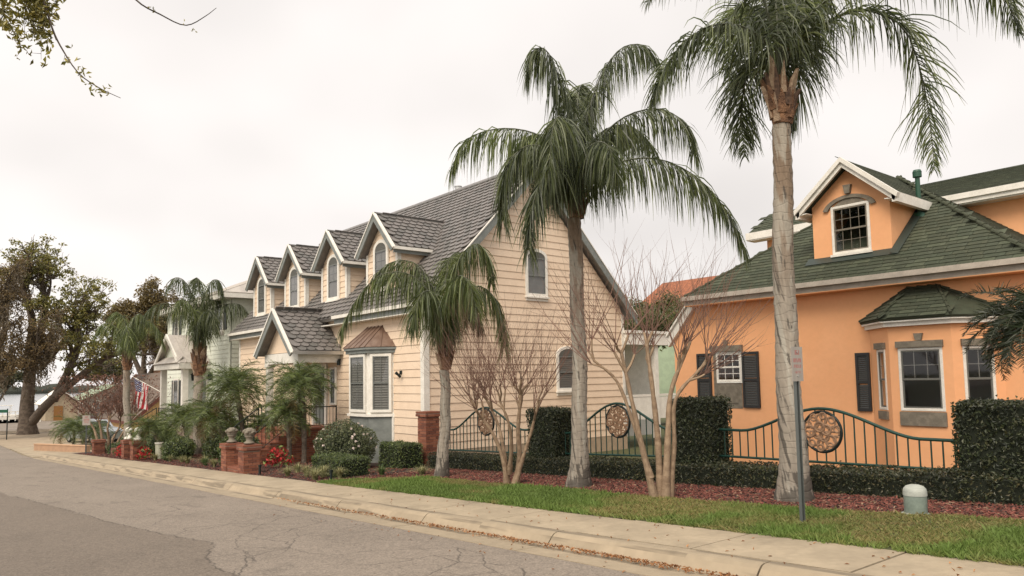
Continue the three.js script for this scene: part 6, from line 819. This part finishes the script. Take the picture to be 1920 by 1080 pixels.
// ------------------------------------------------------------------ shrubs, tufts and flowers
R = mulberry(97);
{ const sh = (name, label, x, z, rx, ry, rz, o = {}) => { const g = thing(name, label, 'shrub', [x, gz(x) - 0.02, z], 0, o.group); shrub(g, rx, ry, rz, o); };
  sh('camellia_bush', 'large round bush dotted with pale flowers in front of the bay', -0.95, 1.95, 0.92, 0.74, 0.8, { flowers: 42, den: 1100, size: 0.065 });
  const hb = (label, x, z, w, h, d, turn = 0) => { const g = thing('box_hedge', label, 'hedge', [x, gz(x) - 0.02, z], turn, 'low clipped shrubs before the cream house'); hedgeBox(g, w, h, d, { pal: GREENS.box, den: 1500, size: 0.045, round: 0.14, bump: 0.06 }); };
  hb('low clipped hedge at the foot of the flowering bush', 0.75, 2.95, 1.7, 0.5, 0.8); hb('clipped hedge beside the brick corner pillar', 0.35, 1.0, 1.15, 0.68, 0.75);
  for (const [l, x, z, rx, ry, rz] of [['round clipped shrub behind the white finial pillars', -18.6, 2.4, 0.6, 0.55, 0.6], ['oval clipped shrub left of the palm trunk by the mint porch', -15.6, 2.35, 0.85, 0.5, 0.7], ['small dark shrub against the mint porch', -19.5, 1.9, 1.0, 0.8, 0.6], ['leafy shrub mass behind the shaggy date palm', -11.5, 1.6, 1.1, 0.9, 0.9], ['low leafy shrub beside the gate pillar', -6.2, 3.0, 0.8, 0.6, 0.6], ['low green shrub below the small date palm', -13.2, 2.9, 0.8, 0.5, 0.6], ['low dark shrub under the seed head myrtle', -23.4, 2.9, 0.9, 0.32, 0.5], ['green shrub beside the mint steps', -21.9, 2.6, 0.7, 0.6, 0.6]]) sh('garden_shrub', l, x, z, rx, ry, rz, { den: 420, size: 0.1, pal: GREENS.box, group: 'shrubs in the front gardens' });
  const grs = [[1.1, 3.55], [0.5, 3.7], [1.75, 3.45], [2.2, 2.6], [-0.3, 3.85], [3.0, 2.0], [1.4, 3.9], [-1.2, 3.2], [-7.6, 3.6], [-8.4, 3.4], [-9.6, 3.6], [-10.6, 3.5], [-11.7, 3.6], [-12.6, 3.5], [-13.6, 3.65], [-6.4, 3.7], [-22, 3.4]];
  grs.forEach(([x, z], i) => { const right = x > -2, g = thing('liriope_tuft', right ? 'variegated strap leaved tuft in the mulch below the flowering bush' : 'pale strap leaved tuft lining the bed between the pillar pairs', 'plant', [x, gz(x), z], 0, right ? 'tufts below the flowering bush' : 'tufts between the pillars'); const dk = i % 5 === 3; tuftGrass(g, rr(0.28, 0.42), rr(0.25, 0.38), 190, dk ? [0.04, 0.08, 0.02] : [0.12, 0.14, 0.04], dk ? [0.09, 0.14, 0.03] : [0.36, 0.32, 0.16]); });
  for (const [l, x, z, s] of [['scarlet poinsettia beside the finial pillar and myrtle', -18.4, 3.75, 0.36], ['scarlet poinsettia between finial pillar and clipped shrub', -14.7, 3.8, 0.3], ['scarlet poinsettia in front of the brick porch', -3.6, 2.75, 0.4]]) { const g = thing('poinsettia', l, 'flower', [x, gz(x), z], 0, 'red flowering plants'); const A = [], B = []; for (let i = 0; i < 240; i++) { const d = DIR(); d.y = Math.abs(d.y); const p = V(d.x * s, 0.12 + d.y * s * 1.3, d.z * s).multiplyScalar(rr(0.6, 1.05)); (i % 3 ? A : B).push({ p, n: DIR().addScaledVector(d, 1).normalize(), s: rr(0.09, 0.16), c: i % 3 ? sc([0.36, 0.02, 0.018], rr(0.6, 1.2)) : pick(GREENS.box), w: 0.5 }); } mesh('red_bracts', leafGeo(A), M.vc, g, true); mesh('green_leaves', leafGeo(B), M.vc, g, true); }
}
// ------------------------------------------------------------------ street furniture and small things
{
  const ped = thing('utility_pedestal', 'grey green plastic utility pedestal on the grass edge', 'utility box', [13.9, gz(13.9), 2.03]), pm = mottled([0.24, 0.29, 0.245], [0.19, 0.235, 0.20], 0.5, 0.55), cm = mottled([0.40, 0.42, 0.37], [0.34, 0.36, 0.32], 0.4, 0.6);
  mesh('pedestal_body', new THREE.LatheGeometry([[0, -0.1], [0.125, -0.1], [0.125, 0.24], [0.119, 0.25], [0, 0.25]].map((p) => new THREE.Vector2(...p)), 28), pm, ped); mesh('pedestal_cap', new THREE.LatheGeometry([[0.13, 0.235], [0.13, 0.28], [0.122, 0.315], [0.095, 0.345], [0.05, 0.36], [0, 0.363]].map((p) => new THREE.Vector2(...p)), 28), cm, ped); mesh('pedestal_flange', new THREE.LatheGeometry([[0.124, 0.0], [0.16, 0.0], [0.16, 0.025], [0.126, 0.035]].map((p) => new THREE.Vector2(...p)), 28), cm, ped);
  const smudge = (seed) => std(W1, 0.5, { map: tex(96, 128, (u, v) => { let c = [0.34, 0.31, 0.275]; c = sc(c, 0.85 + 0.25 * fbm(u * 6, v * 6, 3, seed)); const y = 1 - v, on = (a, b, x0, x1, k) => y > a && y < b && u > x0 && u < x1 && vnoise(u * 22, v * 9, seed) > k; if (on(0.1, 0.24, 0.3, 0.7, 0.3) || on(0.34, 0.46, 0.14, 0.86, 0.34) || on(0.52, 0.62, 0.18, 0.82, 0.4) || on(0.7, 0.78, 0.2, 0.8, 0.45)) c = mix(c, [0.36, 0.09, 0.08], 0.62); return c; }) });
  const sign = (label, x, z, h, w, hh, turn, seed) => { const g = thing('street_sign', label, 'sign', [x, gy(x) + 0.1, z], turn); mesh('sign_post', [bx(0.05, h, 0.012, 0, h / 2 - 0.1, 0), bx(0.012, h, 0.035, -0.022, h / 2 - 0.1, 0.015), bx(0.012, h, 0.035, 0.022, h / 2 - 0.1, 0.015)], std([0.14, 0.155, 0.15], 0.5, { metalness: 0.5 }), g); const pl = new THREE.BoxGeometry(w, hh, 0.006).translate(0, h - hh / 2 - 0.08, 0.038); mesh('sign_plate', pl, smudge(seed), g, true); mesh('bolt', [h - 0.14, h - hh - 0.02].map((y) => new THREE.CylinderGeometry(0.009, 0.009, 0.012, 8).rotateX(HP).translate(0, y, 0.044)), M.zinc, g); };
  sign('faded white sign on a grey post in front of the thick palm trunk', 13.18, 3.32, 2.12, 0.2, 0.4, 1.45, 5); sign('white sign with red lettering on a post by the driveway', -25.5, 4.0, 2.05, 0.4, 0.5, 0.9, 9);
  for (const [l, x, z] of [['black path light at the edge of the sidewalk beside a pale tuft', 2.35, 3.95], ['black path light beside the brick gate pillar', -1.5, 4.1]]) { const g = thing('path_light', l, 'light', [x, gz(x), z], 0, 'black path lights'); mesh('light_stem', new THREE.CylinderGeometry(0.03, 0.035, 0.24, 10).translate(0, 0.1, 0), M.iron, g); mesh('light_head', new THREE.CylinderGeometry(0.045, 0.04, 0.06, 12).translate(0, 0.24, 0), M.iron, g); }
  { const g = thing('garden_bollard', 'pale cream cylinder standing among tufts near the clipped shrubs', 'bollard', [-14.9, gz(-14.9), 3.2]); mesh('bollard_body', new THREE.CylinderGeometry(0.14, 0.13, 0.62, 16).translate(0, 0.3, 0), mottled([0.55, 0.55, 0.42], [0.48, 0.48, 0.37], 0.5, 0.6), g); mesh('bollard_cap', new THREE.CylinderGeometry(0.165, 0.165, 0.05, 16).translate(0, 0.63, 0), M.white, g); }
  { const g = thing('low_wall', 'low peach coloured wall along the driveway', 'wall', [0, 0, 0]); const dg = (y, y1, w) => { const a = V(-35.5, 0, 4.95), b = V(-30.2, 0, 3.1), n = b.clone().sub(a).cross(V(0, 1, 0)).normalize().multiplyScalar(w), q = (p, s, h) => [p.x + n.x * s, gy(p.x) + h, p.z + n.z * s]; return slab([q(a, 1, y1), q(b, 1, y1), q(b, -1, y1), q(a, -1, y1)], [0, y - y1, 0]); }; mesh('wall_body', dg(0.38, -0.2, 0.13), mottled([0.40, 0.25, 0.155], [0.35, 0.22, 0.14], 1.3, 0.85), g); mesh('wall_coping', dg(0.43, 0.382, 0.16), mottled([0.52, 0.33, 0.2], [0.46, 0.29, 0.18], 1.3, 0.85), g); }
  { const g = thing('name_sign', 'green street name sign on a dark post below the oak', 'sign', [-52.2, gy(-52) - 0.1, 4.9], TURN); mesh('sign_post', new THREE.CylinderGeometry(0.04, 0.04, 2.5, 8).translate(0, 1.25, 0), M.iron, g); mesh('name_blade', bx(0.9, 0.24, 0.02, -0.42, 2.3, 0.04), std([0.01, 0.09, 0.05], 0.5), g); }
  { // flag hanging from a slanted staff on the mint porch
    const g = thing('flag', 'stars and stripes hanging from a slanted staff on the mint porch', 'flag', [-22.75, 1.95, 1.0], 0), A = V(0, 0, 0), B = V(-2.3, 0.92, 1.0); mesh('flag_staff', bar(A, B, 0.02, 8), M.white, g); mesh('staff_ball', new THREE.SphereGeometry(0.045, 10, 8).translate(B.x, B.y, B.z), M.zinc, g);
    const red = [0.42, 0.02, 0.03], wht = [0.72, 0.69, 0.66], blu = [0.018, 0.028, 0.11]; const fm = std(W1, 0.8, { side: THREE.DoubleSide, map: tex(208, 128, (u, v) => { const st = Math.floor((1 - v) * 13); if (u < 0.4 && v > 6 / 13) { const gx = u / 0.4 * 11, gyv = (1 - v) / (7 / 13) * 9, cx = Math.floor(gx), cy = Math.floor(gyv); return (cx + cy) % 2 === 0 && Math.hypot(gx - cx - 0.5, gyv - cy - 0.5) < 0.36 ? wht : blu; } return st % 2 ? wht : red; }) });
    const nu = 18, nv = 10, pos = [], uv = [], P = (i, j) => { const u = i / nu, v = j / nv, q = A.clone().lerp(B, 0.5 + 0.47 * v); const d = 1.5 * u; return [q.x - 0.18 * u + 0.05 * Math.sin(v * 8 + u * 2) * u - 0.25 * u * (1 - v) * -0.6, q.y - d * 0.93 + 0.05 * Math.sin(v * 6) * u, q.z + 0.11 * Math.sin(v * 9 + 1 + u * 2.2) * Math.min(1, u * 2)]; };
    for (let i = 0; i < nu; i++) for (let j = 0; j < nv; j++) for (const [a, b] of [[0, 0], [1, 0], [1, 1], [0, 0], [1, 1], [0, 1]]) { pos.push(...P(i + a, j + b)); uv.push((i + a) / nu, (j + b) / nv); }
    const geo = rawGeo(pos); geo.setAttribute('uv', new THREE.Float32BufferAttribute(uv, 2)); mesh('flag_cloth', geo, fm, g, true);
  }
  { // car parked in the side court
    const g = thing('parked_car', 'silver car parked behind the bushy palm near the driveway', 'car', [-41.5, gy(-41.5), 0.9], 0.35), cm2 = std([0.42, 0.44, 0.46], 0.25, { metalness: 0.5 });
    const s = new THREE.Shape([[-2.2, 0.35], [2.2, 0.35], [2.25, 0.75], [1.9, 0.92], [1.1, 1.0], [0.5, 1.45], [-1.2, 1.48], [-1.9, 1.0], [-2.25, 0.9]].map((p) => new THREE.Vector2(...p))); mesh('car_body', new THREE.ExtrudeGeometry(s, { depth: 1.5, bevelEnabled: true, bevelSize: 0.08, bevelThickness: 0.12, bevelSegments: 3 }).translate(0, 0, -0.75), cm2, g);
    const wg = new THREE.Shape([[1.0, 1.02], [0.48, 1.4], [-1.15, 1.42], [-1.75, 1.02]].map((p) => new THREE.Vector2(...p))); for (const q of [1, -1]) mesh('side_window', new THREE.ExtrudeGeometry(wg, { depth: 0.01, bevelEnabled: false }).translate(0, 0, q > 0 ? 0.872 : -0.882), std([0.01, 0.012, 0.014], 0.1), g);
    mesh('windscreen', slab([[1.2, 1.03, -0.68], [1.2, 1.03, 0.68], [0.62, 1.46, 0.6], [0.62, 1.46, -0.6]], [-0.02, -0.02, 0]), std([0.01, 0.012, 0.014], 0.1), g);
    for (const x of [-1.4, 1.4]) for (const z of [-0.8, 0.8]) { const w = sub('wheel', g); mesh('tyre', new THREE.TorusGeometry(0.25, 0.09, 10, 24).translate(x, 0.34, z), std([0.015, 0.015, 0.015], 0.9), w); mesh('rim', new THREE.CylinderGeometry(0.2, 0.2, 0.14, 18).rotateX(HP).translate(x, 0.34, z), M.zinc, w); }
    for (const z of [-0.6, 0.6]) mesh('headlight', new THREE.SphereGeometry(0.12, 10, 8).scale(0.5, 0.8, 1.4).translate(2.27, 0.72, z), M.white, g);
  }
}
scene.traverse((o) => { if (o.isMesh) { o.castShadow = true; o.receiveShadow = true; } });
renderer.render(scene, camera);
